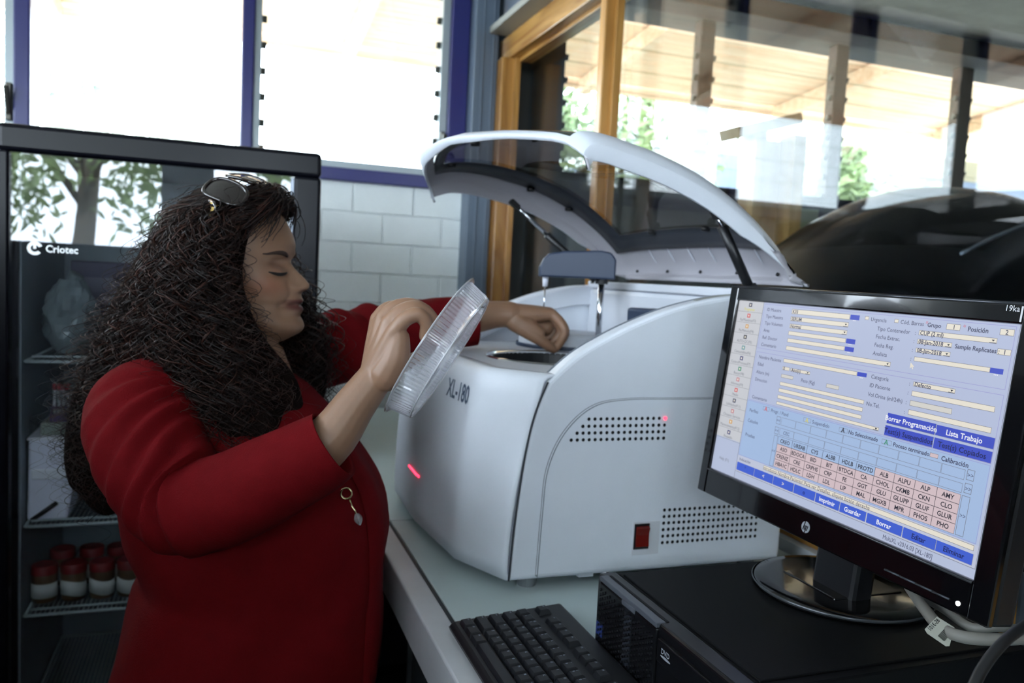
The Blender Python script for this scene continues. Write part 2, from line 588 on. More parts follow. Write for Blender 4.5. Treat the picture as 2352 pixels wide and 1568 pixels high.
# large dark machine with a domed hood
dm = thing('dark_domed_machine', 'large black machine with a domed hood behind the partition glass', 'machine', (2.45, 2.3, 0))
rows = []
for i in range(25):
    x = 1.70+1.5*i/24
    s = (x-2.5)/0.80
    top = 1.33+0.45*max(0.0, 1-abs(s)**2.3)**0.75
    r = []
    for j in range(13):
        a = math.pi*j/12
        r.append((x, 2.25-0.32*math.cos(a), 1.30+(top-1.30)*math.sin(a)**0.6))
    rows.append(r)
m_hood = mat('black_gloss_hood', rgb(16, 17, 20), 0.38)
MB().grid(rows).build('hood', m_hood, dm, smooth=True)
MB().box(1.74, 3.16, 1.95, 2.55, 0.05, 1.30).build('cabinet_body', mat('black_machine_body', rgb(24, 26, 28), 0.4), dm, bevel=0.02)
MB().tube([(2.20+0.6*k/12, 1.945+0.02*math.sin(k/12*3.1), 1.52+0.17*math.sin(k/12*1.5)) for k in range(13)], 0.008, 8).build('hood_highlight', mat('highlight_bright', rgb(150, 160, 175), 0.2, 0.8), dm, smooth=True)  # curved highlight on the hood, built as a bright tube
MB().box(1.90, 3.0, 1.94, 1.955, 0.6, 1.2).build('front_panel', m_black, dm, bevel=0.01)
for x in (1.8, 3.1):
    for y in (2.0, 2.5):
        MB().lathe([(0.03, 0), (0.03, 0.05)], (x, y, 0), 12, cap0=True, cap1=True).build('foot', m_black, dm)

# ------------------------------------------------------------------ outdoors
m_soffit = wood('soffit_board', rgb(226, 182, 148), rgb(247, 220, 194), (1.2, 30, 30), 0.7)
ev = thing('eave_roof', 'wooden board soffit of the roof overhang outside the louvres', 'roof', (1.5, 3.3, 2.9))
k = 0
for i in range(13):
    y0 = 3.32+i*0.145
    z0 = 2.96-0.20*(i/13)
    me = MB().box(-5.5, 5.5, 0, 0.138, 0, 0.02).mesh('soffit_board')
    me.materials.append(m_soffit)
    link('soffit_board', me, None, ev, loc=(2.2, y0, z0), rot=(math.radians(-6), 0, 0))
MB().box(-3.4, 7.8, 5.22, 5.26, 2.70, 2.88).build('fascia_board', m_soffit, ev)
for x in (-2.5, -0.9, 0.7, 2.3, 3.9, 5.5):
    MB().obox((x, 4.25, 2.80), (1, 0, 0), (0, 1, -0.105), (0, 0.105, 1), 0.03, 0.95, 0.05).build('rafter', m_soffit, ev)
struct(MB().box(-40, 40, WY+0.21, 60, -0.12, -0.02).build('ground_outside', mat('garden_soil', rgb(170, 168, 158), 0.9, var=0.2, vscale=0.8)), 'pale ground outside the windows')
struct(MB().box(-40, 40, -60, RB-0.21, -0.12, -0.02).build('ground_behind', MATS['garden_soil']))
nb = thing('neighbour_house', 'pale blue house with a cream roof outside the next room', 'building', (8, 9, 0))
MB().box(4.6, 12.5, 8.2, 12, -0.05, 2.95).build('wall', mat('pale_blue_wall', rgb(120, 130, 156), 0.8), nb)
r = MB()
r.prism([(5.9, 2.95), (12.8, 2.95), (12.8, 5.6)], lambda u, v, d: (u, d, v), 7.0, 12.2)
r.build('roof', mat('cream_roof', rgb(196, 178, 146), 0.7), nb)
for x in (5.3, 6.9, 8.6):
    wn = MB().box(x, x+0.9, 8.16, 8.2, 1.2, 2.4).build('window', mat('house_glass', rgb(60, 70, 84), 0.2), nb)
    MB().box(x+0.42, x+0.48, 8.14, 8.17, 1.2, 2.4).build('mullion', m_alu, wn)

def tree(label, x, y, h, cr, n, seed, trunk_r=0.12, dense=1.0, low=0.35, leaf=0.10, mleaf=None, mbark=None):
    rr = random.Random(seed)
    t = thing('tree', label, 'tree', (x, y, 0), 'trees around the building')
    tr = MB()
    pts = [(x+0.08*math.sin(k*1.3+seed), y+0.06*math.cos(k*1.7+seed), h*0.8*k/6) for k in range(7)]
    tr.tube(pts, [trunk_r*(1-0.1*k) for k in range(7)], 8)
    for b in range(7):
        a = rr.uniform(0, 6.28)
        z = h*rr.uniform(low, 0.75)
        tr.tube([(x, y, z), (x+0.5*cr*math.cos(a), y+0.5*cr*math.sin(a), z+0.15*h), (x+0.85*cr*math.cos(a), y+0.85*cr*math.sin(a), z+0.22*h)], [0.05, 0.035, 0.015], 6)
    tr.build('trunk', mbark or mat('bark', rgb(92, 84, 74), 0.9, var=0.2, vscale=8), t, smooth=True)
    lf = MB()
    clumps = [(rr.uniform(-1, 1), rr.uniform(-1, 1), rr.uniform(0, 1)) for _ in range(26)]
    for i in range(n):
        c = rr.choice(clumps)
        q = Vector((x+cr*(0.75*c[0]+rr.gauss(0, 0.16)), y+cr*(0.75*c[1]+rr.gauss(0, 0.16)), h*(low+(1-low)*c[2])+rr.gauss(0, 0.16)*cr))
        a = Vector((rr.gauss(0, 1), rr.gauss(0, 1), rr.gauss(0, 1))).normalized()
        b = a.orthogonal().normalized()
        s = leaf*rr.uniform(0.5, 1.2)
        lf.add([q-a*s, q-b*s*0.4, q+a*s, q+b*s*0.4], [(0, 1, 2, 3)])
    o = lf.build('foliage', mleaf or mat('leaf_green', rgb(120, 138, 92), 0.6, var=0.35, vscale=2.0), t, fix=False)
    o['kind'] = 'stuff'
tree('slender tree with sparse leaves, paled to look hazy, beyond the blue window bay', -1.15, 8.5, 4.6, 1.2, 3200, 1, low=0.3, leaf=0.09, mbark=mat('bark_hazed', rgb(196, 198, 198), 0.9, var=0.1, vscale=8), mleaf=mat('leaf_hazed', rgb(186, 194, 184), 0.6, var=0.2, vscale=2.0))  # leaf and bark colours lightened to stand in for haze
tree('bushy green tree outside the first louvre bay of the next room', 3.0, 7.2, 3.1, 1.3, 5000, 2, low=0.25)
tree('low green tree outside the middle louvres of the next room', 5.6, 6.2, 2.6, 0.8, 4000, 3, low=0.3)
tree('tall leafy tree reflected in the cooler door, thick trunk', -1.6, -7.0, 6.0, 1.4, 2600, 4, trunk_r=0.15, low=0.25)
tree('thin trunked tree reflected in the cooler door', 0.6, -8.2, 6.5, 0.9, 1500, 5, low=0.4)
# ------------------------------------------------------------------ bench
DK = 0.90
m_top = mat('pale_laminate', rgb(196, 212, 212), 0.3, var=0.03, vscale=6)
m_edge = mat('worn_white_edge', rgb(200, 202, 206), 0.4, var=0.06, vscale=12)
m_groove = mat('dark_groove', rgb(40, 46, 50), 0.6)
bench = thing('laboratory_bench', 'long pale laminate bench under the analyzer and computer', 'bench', (0.6, 1.0, 0))
for y0, y1 in ((-0.6, 1.488), (1.492, 2.75)):
    MB().box(0.312, 0.98, y0, y1, DK-0.035, DK).build('worktop', m_top, bench, bevel=0.001)
    MB().box(0.268, 0.306, y0, y1, DK-0.07, DK-0.001).build('edge_strip', m_edge, bench, bevel=0.003)
MB().box(0.305, 0.313, -0.6, 2.75, DK-0.035, DK-0.003).build('edge_groove', m_groove, bench)
for y in (-0.5, 0.2, 1.489, 2.7):
    MB().box(0.36, 0.96, y-0.02, y+0.02, 0, DK-0.035).build('support_panel', mat('bench_panel', rgb(70, 72, 76), 0.6), bench)
MB().box(0.94, 0.965, -0.6, 2.75, 0.1, DK-0.035).build('rear_panel', MATS['bench_panel'], bench)

# ------------------------------------------------------------------ analyzer
m_case = mat('analyzer_white', rgb(220, 225, 233), 0.42, var=0.012, vscale=30, bump=0.05, bscale=400)
m_case2 = mat('analyzer_inner_white', rgb(206, 210, 218), 0.45)
m_seam = mat('seam_dark', rgb(52, 56, 62), 0.7)
m_hole = mat('vent_hole_dark', rgb(14, 16, 22), 0.9)
m_slate = mat('slate_plastic', rgb(46, 58, 80), 0.4)
m_blk = mat('black_plastic', rgb(20, 21, 24), 0.4)
m_chrome = mat('chrome', rgb(210, 214, 220), 0.12, 1.0)
AY0, AY1 = 1.103, 1.743
AZ = DK+0.02
an = thing('chemistry_analyzer', 'white benchtop chemistry analyzer with its hood raised', 'analyzer', (0.65, 1.42, DK))
def arc_pts(pts, n=6):
    """Catmull-Rom through 2D points"""
    out = []
    for i in range(len(pts)-1):
        p0, p1, p2, p3 = pts[max(i-1, 0)], pts[i], pts[i+1], pts[min(i+2, len(pts)-1)]
        for k in range(n):
            t = k/n
            out.append(tuple(0.5*((2*p1[a])+(-p0[a]+p2[a])*t+(2*p0[a]-5*p1[a]+4*p2[a]-p3[a])*t*t+(-p0[a]+3*p1[a]-3*p2[a]+p3[a])*t**3) for a in range(len(p1))))
    out.append(tuple(pts[-1]))
    return out
front_edge = [(0.414, AZ), (0.418, 1.0), (0.428, 1.10), (0.441, 1.17), (0.460, 1.222)]
top_arc = [(0.460, 1.222), (0.505, 1.262), (0.557, 1.293), (0.610, 1.318), (0.668, 1.340), (0.725, 1.355), (0.779, 1.364), (0.84, 1.366), (0.905, 1.362)]
outline = arc_pts(front_edge, 5)[:-1]+arc_pts(top_arc, 5)+[(0.905, AZ)]
for y0, y1 in ((AY0, AY0+0.034), (AY1-0.034, AY1)):
    q = MB().prism(outline, lambda u, v, d: (u, d, v), y0, y1)
    sp = q.build('side_panel', m_case, an, bevel=0.007, seg=3)
    sp['label'] = 'white side panel with arched top'
    if y0 == AY0:
        near_panel = sp
# lip strip on the inside of the near arch
for yy, nm in ((AY0+0.0365, 'arch_lip'), (AY1-0.0485, 'arch_lip')):
    a = arc_pts(top_arc, 5)
    lip = [(u+0.004, v-0.0015) for u, v in a]
    low = [(u+0.006, v-0.045) for u, v in a]
    MB().prism(lip+low[::-1], lambda u, v, d: (u, d, v), yy, yy+0.012).build(nm, m_case2, an, bevel=0.003)
a = arc_pts(top_arc, 5)
MB().tube([(u+0.001, AY0+0.0353, v-0.0004) for u, v in a], 0.0012, 6).build('arch_seam', mat('arch_seam_grey', rgb(120, 126, 134), 0.6), near_panel)
# grey insert along the top of the near arch
a = arc_pts(top_arc, 5)[24:36]
rows = [[(u, AY0+0.012, v+0.0008) for u, v in a], [(u, AY0+0.022, v+0.0008) for u, v in a]]
MB().grid(rows).build('arch_insert', mat('insert_grey', rgb(150, 152, 144), 0.5), near_panel, solid=0.001)
# pressed line on the near side panel
gl = arc_pts([(0.458, AZ+0.004), (0.461, 1.02), (0.466, 1.09), (0.490, 1.145), (0.533, 1.184), (0.59, 1.196), (0.70, 1.197), (0.90, 1.199)], 6)
q = MB()
rows = [[(u-0.0022, AY0-0.0006, v+0.0015) for u, v in gl], [(u, AY0+0.0004, v) for u, v in gl], [(u+0.0022, AY0-0.0006, v-0.0015) for u, v in gl]]
q.grid(rows)
q.build('pressed_line', mat('pressed_line_grey', rgb(128, 134, 144), 0.5), near_panel, smooth=True)
rows = [[(u+0.004, AY0-0.0015, v-0.004) for u, v in gl], [(u+0.0045, AY0-0.0015, v-0.0045) for u, v in gl], [(u+0.006, AY0+0.002, v-0.006) for u, v in gl]]
# ventilation holes
hd = MB()
def hole(x, z, r=0.0028):
    n = 10
    hd.add([(x+r*math.cos(2*math.pi*k/n), AY0-0.0004, z+r*math.sin(2*math.pi*k/n)) for k in range(n)], [tuple(range(n))])
for rw, (x0, z) in enumerate(((0.5305, 1.1655), (0.521, 1.1545), (0.512, 1.144), (0.503, 1.1335))):
    n = 14+rw
    for k in range(n):
        xx = x0+(0.663-x0)*k/(n-1)
        hole(xx, z)
for rw in range(6):
    for k in range(20):
        hole(0.6735+0.00935*k, 1.0165-0.0107*rw)
o = hd.build('vent_holes', m_hole, near_panel, fix=False)
o['kind'] = 'stuff'
MB().lathe([(0.003, 0), (0.003, 0.0012)], (0.663, AY0-0.001, 1.1655), 10, axis=(0, -1, 0), cap0=True, cap1=True).build('status_lamp', mat('red_lamp', (0.6, 0.02, 0.03, 1), emit=(1, 0.05, 0.1, 1), estr=2.5), near_panel)
# rocker switch in its recess
sw = MB()
sw.box(0.6185, 0.667, AY0-0.0012, AY0, 0.946, 1.0)
sw.build('switch_recess', mat('recess_white', rgb(206, 208, 214), 0.4), near_panel, bevel=0.004)
s2_ = MB().box(0.6205, 0.6475, AY0-0.003, AY0-0.001, 0.9555, 0.997).build('switch_frame', m_blk, near_panel, bevel=0.0008)
q = MB()
q.prism([(0, 0.959), (-0.004, 0.961), (-0.0025, 0.979), (-0.0055, 0.991), (0, 0.993)], lambda u, v, d: (d, AY0-0.0025+u, v), 0.6235, 0.6455)
q.build('power_rocker', mat('red_rocker', rgb(104, 18, 12), 0.35), near_panel)

# front fascia: three facets with a gentle bulge
plan_b = [(0.412, AY0+0.004), (0.362, 1.215), (0.344, 1.42), (0.348, 1.628), (0.398, AY1-0.004)]
plan_t = [(0.456, AY0+0.004), (0.381, 1.19), (0.368, 1.42), (0.376, 1.655), (0.452, AY1-0.004)]
def plan(pl, t):
    q = []
    for i in range(len(pl)-1):
        a, b = pl[i], pl[i+1]
        for k in range(8):
            q.append((a[0]+(b[0]-a[0])*k/8, a[1]+(b[1]-a[1])*k/8))
    q.append(pl[-1])
    k = t*(len(q)-1)
    i = min(int(k), len(q)-2)
    f = k-i
    return (q[i][0]*(1-f)+q[i+1][0]*f, q[i][1]*(1-f)+q[i+1][1]*f)
rows = []
NT = 40
for iz in range(13):
    s = iz/12
    z = AZ+(1.222-AZ)*s
    bow = 0.004*math.sin(math.pi*s)
    r = []
    for it in range(NT+1):
        t = it/NT
        b, tp = plan(plan_b, t), plan(plan_t, t)
        e = s**1.6
        r.append((b[0]*(1-e)+tp[0]*e-bow, b[1]*(1-e)+tp[1]*e, z))
    rows.append(r)
# turn over the top edge on to the deck
for d, dz in ((0.006, 0.006), (0.016, 0.009), (0.03, 0.0095)):
    rows.append([(p[0]+d, p[1], 1.222+dz) for p in rows[12]])
fas = MB().grid(rows).build('front_fascia', m_case, an, smooth=True, solid=0.004)
# bottom closing plate, deck and body
bp = [plan(plan_b, k/20) for k in range(21)]
MB().prism(bp+[(0.90, AY1-0.004), (0.90, AY0+0.004)], lambda u, v, d: (u, v, d), AZ, AZ+0.01).build('base_plate', m_case2, an)
dz = 1.229
RX, RY, RR = 0.580, 1.362, 0.116
def deck_rows():
    rows = []
    ring = []
    n = 72
    outer = []
    tp = [plan(plan_t, k/24) for k in range(25)]
    border = [(p[0]+0.02, min(max(p[1], AY0+0.03), AY1-0.03)) for p in tp]+[(0.80, AY1-0.03), (0.80, AY0+0.03)]
    for k in range(n):
        th = 2*math.pi*k/n
        d = Vector((math.cos(th), math.sin(th)))
        best = 9
        for i in range(len(border)):
            a, b = Vector(border[i]), Vector(border[(i+1) % len(border)])
            e = b-a
            den = d.x*e.y-d.y*e.x
            if abs(den) < 1e-9:
                continue
            w_ = a-Vector((RX, RY))
            tt = (w_.x*e.y-w_.y*e.x)/den
            uu = (w_.x*d.y-w_.y*d.x)/den
            if tt > 0 and -1e-6 <= uu <= 1.000001:
                best = min(best, tt)
        outer.append((RX+d.x*best, RY+d.y*best, dz))
        ring.append((RX+d.x*RR, RY+d.y*RR, dz))
    return [outer, ring]
MB().grid(deck_rows(), cv=True).build('deck', m_case2, an, solid=0.004)
MB().lathe([(RR, 0.0), (RR+0.006, 0.003), (RR+0.011, 0.004), (RR+0.014, 0.0)], (RX, RY, dz+0.001), 72).build('rotor_rim', m_chrome, an, smooth=True)
q = MB()
q.lathe([(RR, 0.0), (RR-0.004, -0.07)], (RX, RY, dz), 64)
q.lathe([(RR-0.003, -0.069), (0.02, -0.069)], (RX, RY, dz), 64)
q.build('rotor_well', m_blk, an)
ro = MB().lathe([(0.104, -0.066), (0.104, -0.034), (0.088, -0.030), (0.05, -0.030), (0.045, -0.022), (0.02, -0.018), (0.0, -0.018)], (RX, RY, dz), 64).build('sample_rotor', mat('rotor_smoke', rgb(46, 49, 54), 0.25, coat=0.4), an, auto=40)
cup = MB().lathe([(0.0055, 0), (0.0055, 0.012), (0.0065, 0.013), (0.0045, 0.0132), (0.0045, 0.004)], (0, 0, 0), 12, cap0=True).mesh('sample_cup', True)
cup.materials.append(clear('cup_plastic', (0.95, 0.96, 0.97, 1), white=0.12))
for k in range(30):
    th = 2*math.pi*k/30
    link('sample_cup', cup, None, ro, loc=(RX+0.095*math.cos(th), RY+0.095*math.sin(th), dz-0.036))
# raised cover and second well beyond the sample rotor
MB().lathe([(0.10, 0.0), (0.10, 0.028), (0.094, 0.034), (0.0, 0.036)], (0.70, 1.60, dz), 48, cap0=True).build('reagent_cover', m_case2, an, auto=35)
MB().lathe([(0.103, 0.0), (0.106, 0.004), (0.104, 0.01)], (0.70, 1.60, dz), 48).build('reagent_ring', m_slate, an, smooth=True)
# raised back body
MB().box(0.80, 0.90, AY0+0.034, AY1-0.034, AZ, 1.36).build('rear_body', m_case2, an, bevel=0.01)
MB().box(0.80, 0.905, AY0+0.03, AY1-0.03, 1.36, 1.376).build('hinge_shelf', m_case2, an, bevel=0.003)
MB().box(0.74, 0.80, 1.30, 1.40, dz+0.03, dz+0.10).build('wash_station', m_slate, an, bevel=0.006)
# red indicator line and model name on the fascia
def fascia_pt(t, s):
    k = s*12
    i = min(int(k), 11)
    f = k-i
    kt = t*NT
    j = min(int(kt), NT-1)
    g = kt-j
    a = Vector(rows[i][j])*(1-g)+Vector(rows[i][j+1])*g
    b = Vector(rows[i+1][j])*(1-g)+Vector(rows[i+1][j+1])*g
    return a*(1-f)+b*f
# place flat print on the fascia by walking its surface
def fascia_at(y, z):
    s = (z-AZ)/(1.222-AZ)
    lo, hi = 0.0, 1.0
    for _ in range(30):
        md = (lo+hi)/2
        if fascia_pt(md, s).y < y:
            lo = md
        else:
            hi = md
    return fascia_pt((lo+hi)/2, s)
tm = MB()
vs, fs, wd_ = text_geo('XL-180', True)
h = 0.042
wid = 0.104
y_left, z_base = 1.320, 1.170
pts = []
for x, y in vs:
    yy = y_left-x/wd_*wid
    p = fascia_at(yy, z_base+y*h)
    pts.append(p+Vector((-0.0028, -0.0008, 0)))
tm.add(pts, fs)
tm.build('model_name', mat('slate_print', rgb(84, 98, 120), 0.5), fas, fix=False)
lm = MB()
a0, a1 = fascia_at(1.50, 1.018), fascia_at(1.418, 1.018)
pp = [fascia_at(1.490-0.085*k/6, 1.006)+Vector((-0.0028, -0.0005, 0)) for k in range(7)]
lm.tube(pp, 0.0021, 6)
lm.build('indicator_line', mat('red_line_lamp', (0.9, 0.05, 0.1, 1), emit=(1.0, 0.04, 0.10, 1), estr=2.2), fas)
# corner screw notch and feet
MB().lathe([(0.006, 0), (0.006, 0.002), (0.003, 0.0022), (0.003, 0.001)], (0.4165, AY0+0.012, 0.956), 12, axis=(-1, -0.4, 0), cap0=True, cap1=True).build('case_screw', mat('screw_grey', rgb(120, 122, 128), 0.4, 0.6), fas)
q = MB()
se = arc_pts(front_edge, 6)
q.grid([[(u-0.0012, AY0+0.002, v) for u, v in se], [(u-0.0002, AY0-0.0008, v) for u, v in se], [(u+0.0012, AY0-0.0007, v) for u, v in se]])
q.build('panel_seam', m_seam, near_panel)
for x, y in ((0.455, 1.135), (0.455, 1.70), (0.86, 1.135), (0.86, 1.70)):
    MB().lathe([(0.014, 0), (0.016, 0.02)], (x, y, DK), 16, cap0=True, cap1=True).build('foot', mat('grey_rubber', rgb(120, 126, 130), 0.6), an)
MB().box(0.535, 0.56, AY0+0.012, AY0+0.04, AZ-0.008, AZ).build('level_tab', m_case2, an)
MB().lathe([(0.006, 0), (0.009, 0.006), (0.006, 0.012)], (0.585, AY0+0.02, AZ-0.012), 12, cap0=True, cap1=True).build('drain_fitting', m_chrome, an, smooth=True)

# ------------------------------------------------------------------ sampling arm
D = 1.66
def AP(px, py, d=D):
    return P(px, py, d)
ctr = AP(1326, 608)
axx = (AP(1412, 600)-AP(1240, 608)).normalized()
axx = Vector((axx.x, axx.y, 0)).normalized()
nrm = axx.cross(Vector((0, 0, 1)))
pr = [(-0.078, -0.028), (-0.078, -0.008), (-0.070, 0.010), (-0.060, 0.020), (-0.03, 0.026), (0.045, 0.031), (0.066, 0.028), (0.077, 0.014), (0.077, -0.027)]
MB().prism(pr, lambda u, v, d: ctr+axx*u+Vector((0, 0, 1))*v+nrm*d, -0.026, 0.026).build('pipette_arm', m_slate, an, bevel=0.004, seg=3)
rodc = ctr+axx*0.052
MB().tube([rodc+Vector((0, 0, -0.02)), Vector((rodc.x, rodc.y, dz))], 0.0065, 14).build('arm_column', m_chrome, an, smooth=True)
MB().lathe([(0.013, 0), (0.013, 0.01)], (rodc.x, rodc.y, ctr.z-0.037), 16, cap0=True, cap1=True).build('column_collar', m_blk, an)
pc = ctr-axx*0.064
MB().tube([pc+Vector((0, 0, -0.026)), pc+Vector((0, 0, -0.048))], [0.0065, 0.005], 12).build('probe_sleeve', mat('probe_white', rgb(222, 224, 235), 0.4), an, smooth=True)
MB().tube([pc+Vector((0, 0, -0.046)), pc+Vector((0, 0, -0.115))], 0.0016, 8).build('sample_probe', m_chrome, an, smooth=True)

# ------------------------------------------------------------------ raised hood
hp = arc_pts([(0.905, 1.385), (0.902, 1.412), (0.870, 1.448), (0.822, 1.488), (0.765, 1.524), (0.705, 1.552), (0.64, 1.574), (0.575, 1.588), (0.505, 1.593), (0.430, 1.587), (0.360, 1.564)], 4)
NS = len(hp)
# running length
sl = [0.0]
for i in range(1, NS):
    sl.append(sl[-1]+math.hypot(hp[i][0]-hp[i-1][0], hp[i][1]-hp[i-1][1]))
def hood_pt(i, t, off=0.0):
    """i: profile index, t 0..1 across the width from near to far, off: inward offset"""
    u, v = hp[i]
    a, b = hp[max(i-1, 0)], hp[min(i+1, NS-1)]
    tx, tz = b[0]-a[0], b[1]-a[1]
    L = math.hypot(tx, tz)
    nx, nz = tz/L, -tx/L
    if nz < 0:
        nx, nz = -nx, -nz
    s = sl[i]/sl[-1]
    crown = (0.010+0.032*min(1.0, s*2.2))*(1-abs(2*t-1)**2.4)
    # front edge is drawn in towards the two sides, following the fascia plan
    pull = max(0.0, (s-0.62)/0.38)**1.5
    edge = abs(2*t-1)
    dx = pull*(0.130 if t < 0.5 else 0.050)*max(0.0, (edge-0.30)/0.70)**1.3
    dz_ = pull*0.016*max(0.0, (edge-0.45)/0.55)
    y = AY0+0.004+(AY1-AY0-0.008)*t
    return Vector((u+nx*(crown-off)+dx, y, v+nz*(crown-off)+dz_))
TV = [0.0, 0.012, 0.03, 0.06, 0.10, 0.16]+[0.16+0.68*k/14 for k in range(1, 15)]+[0.90, 0.94, 0.97, 0.988, 1.0]
def skirt(i, t):
    e = min(t, 1-t)
    rd = 0.022*max(0.0, 1-e/0.05)**2
    return rd
SK = [(0.0, 0.046), (0.0, 0.034)]
rows_o = []
for i in range(NS):
    r = []
    s = sl[i]/sl[-1]
    dep = 0.042*min(1, 0.25+s*3)*1.05
    r.append(hood_pt(i, 0.0, dep))
    r.append(hood_pt(i, 0.0, dep*0.6))
    for t in TV:
        r.append(hood_pt(i, t, skirt(i, t)*0.9))
    r.append(hood_pt(i, 1.0, dep*0.6))
    r.append(hood_pt(i, 1.0, dep))
    rows_o.append(r)
# front lip folded inward
NV = len(rows_o[0])
lip = []
for j in range(NV):
    if j >= NV-2 or j < 2:
        lip.append(rows_o[-1][j]+Vector((0.004, 0, 0)))
    else:
        lip.append(rows_o[-1][j]+Vector((0.003+0.012*j/NV, 0, -0.005-0.028*min(1.0, max(0.0, (j/NV-0.25)/0.6)))))
rows_o.append(lip)
W0, W1 = 10, NS-3           # window rows along the profile
J0, J1 = 4, NV-7            # window columns
def in_win(i, j):
    return W0 <= i < W1 and J0 <= j < J1
hood = MB().grid(rows_o, skip=in_win).build('hood', [m_case, mat('hood_underside_shade', rgb(168, 166, 172), 0.5)], an, smooth=True, solid=0.005)  # underside shade put into a darker grey on the inner faces
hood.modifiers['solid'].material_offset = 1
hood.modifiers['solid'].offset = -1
hood['label'] = 'raised white hood with a smoked window'
bvm = hood.modifiers.new('bevel', 'BEVEL')
bvm.width = 0.002
# smoked window and its dark surround under the shell
rw = [[hood_pt(i, TV[j-2], 0.008+skirt(i, TV[j-2])*0.9) for j in range(J0-1, J1+2)] for i in range(W0-2, W1+1)]
MB().grid(rw).build('smoked_window', clear('smoked_plastic', (0.50, 0.48, 0.47, 1), ior=1.42), hood, smooth=True)
ring = MB()
n_i, n_j = W1+1-(W0-2), J1+2-(J0-1)
rr_ = [[hood_pt(i, TV[j-2], 0.0115+skirt(i, TV[j-2])*0.9) for j in range(J0-1, J1+2)] for i in range(W0-2, W1+1)]
ring.grid(rr_, skip=lambda i, j: 3 <= i < n_i-2 and 1 <= j < n_j-3)
ring.build('window_surround', mat('window_surround_dark', rgb(44, 48, 56), 0.35), hood, smooth=True, solid=0.002)
for i, t in ((W0+1, 0.3), (W0+1, 0.62), (W0+8, 0.93), (W0+14, 0.93), (W1-2, 0.85), (W1-2, 0.5)):
    p = hood_pt(min(i, NS-1), t, 0.016)
    MB().lathe([(0.008, -0.004), (0.009, 0.0), (0.008, 0.004)], p, 12, cap0=True, cap1=True).build('window_clip', m_blk, hood, smooth=True)
# stiffening ribs near the hinge
for k in range(6):
    t = 0.14+0.12*k
    a, b = hood_pt(5, t, 0.008), hood_pt(8, t, 0.008)
    MB().tube([a, (a+b)/2, b], [0.0006, 0.0018, 0.0006], 6).build('stiffening_rib', m_case2, hood)
for k in range(5):
    t = 0.08+0.2*k
    MB().lathe([(0.003, 0), (0.0035, 0.003)], hood_pt(3, t, 0.009), 10, axis=(-1, 0, 0.4), cap0=True, cap1=True).build('hinge_screw', m_blk, hood)
# gas struts
for yy, end in ((AY0+0.055, P(1642, 488, 1.115)), (AY1-0.055, None)):
    a = Vector((0.846 if end is not None else 0.812, yy, 1.374))
    b = Vector((0.766, yy, 1.500)) if end is not None else Vector((0.60, yy, 1.535))
    dv = (b-a).normalized()
    L = (b-a).length
    st = MB().tube([a, a+dv*L*(0.82 if end is not None else 0.62)], 0.0085, 12).build('gas_strut', m_blk, an, smooth=True)
    MB().tube([a+dv*L*0.58, b], 0.0045, 10).build('strut_rod', m_chrome, st, smooth=True)
    MB().obox(b, dv, (0, 1, 0), dv.cross(Vector((0, 1, 0))), 0.012, 0.009, 0.006).build('strut_bracket', m_blk, st, bevel=0.002)
    MB().obox(a, dv, (0, 1, 0), dv.cross(Vector((0, 1, 0))), 0.010, 0.010, 0.010).build('strut_foot', m_blk, st, bevel=0.002)
# ------------------------------------------------------------------ keyboard
m_kb = mat('keyboard_black', rgb(18, 19, 23), 0.45)
m_key = mat('key_black', rgb(22, 24, 29), 0.5)
m_leg = mat('key_legend', rgb(150, 160, 175), 0.6, emit=rgb(150, 160, 175), estr=0.0)
KX, KY = 0.293, 1.002      # front left corner; left end points away from the camera
kb = thing('keyboard', 'black desktop keyboard lying along the bench edge', 'keyboard', (0.37, 0.78, DK))
def kbp(a, b, z):
    return Vector((KX+b, KY-a, DK+z))
tilt = 0.075
prof = [(0.0, 0.004), (0.002, 0.010), (0.008, 0.0135), (0.020, 0.0145), (0.160, 0.0145+0.140*tilt), (0.165, 0.020), (0.165, 0.003), (0.003, 0.002)]
MB().prism(prof, lambda u, v, d: kbp(d, u, v), 0.0, 0.45).build('keyboard_base', m_kb, kb, bevel=0.004, seg=3)
MB().box(KX+0.0005, KX+0.004, KY-0.449, KY-0.001, DK+0.0062, DK+0.0072).build('edge_line', mat('kb_edge', rgb(60, 60, 60), 0.3), kb)
U = 0.0195
keymesh = {}
def keyme(w):
    if w in keymesh:
        return keymesh[w]
    hw, hd = w*U/2-0.0006, U/2-0.0006
    vs = []
    for z, i, sh in ((0.0, 0.0, 0), (0.0055, 0.0020, 0.0006), (0.0065, 0.0028, 0.0008)):
        vs += [(-hd+i-0.0, -hw+i, z), (hd-i-sh*2, -hw+i, z), (hd-i-sh*2, hw-i, z), (-hd+i, hw-i, z)]
    q = MB().add(vs, [(8, 9, 10, 11)]+[(k*4+j, k*4+(j+1) % 4, (k+1)*4+(j+1) % 4, (k+1)*4+j) for k in range(2) for j in range(4)])
    me = q.mesh('key')
    me.materials.append(m_key)
    keymesh[w] = me
    return me
def key(a, b, w, leg, size=0.0042, sub=None):
    z = 0.0145+(b-0.02)*tilt
    c = kbp(a+w*U/2, b, z)
    k = link('key', keyme(w), None, kb, loc=c, rot=(0, -math.atan(tilt), 0))
    if leg:
        t = MB()
        zz = Vector((0, 0, 0.0068))
        up_ = Vector((1, 0, tilt)).normalized()
        n_ = len(leg)
        sz = size if n_ == 1 else (0.0034 if n_ <= 3 else 0.0026)
        put_text(t, leg, c+zz+up_*(0.0002 if not sub else -0.0042)+Vector((0, w*U/2-0.0045, 0)), (0, -1, 0), up_, sz, bold=True)
        if sub:
            put_text(t, sub, c+zz+up_*0.0012+Vector((0, w*U/2-0.0045, 0)), (0, -1, 0), up_, size*0.85, bold=True)
        t.build('key_legend', m_leg, k, fix=False)
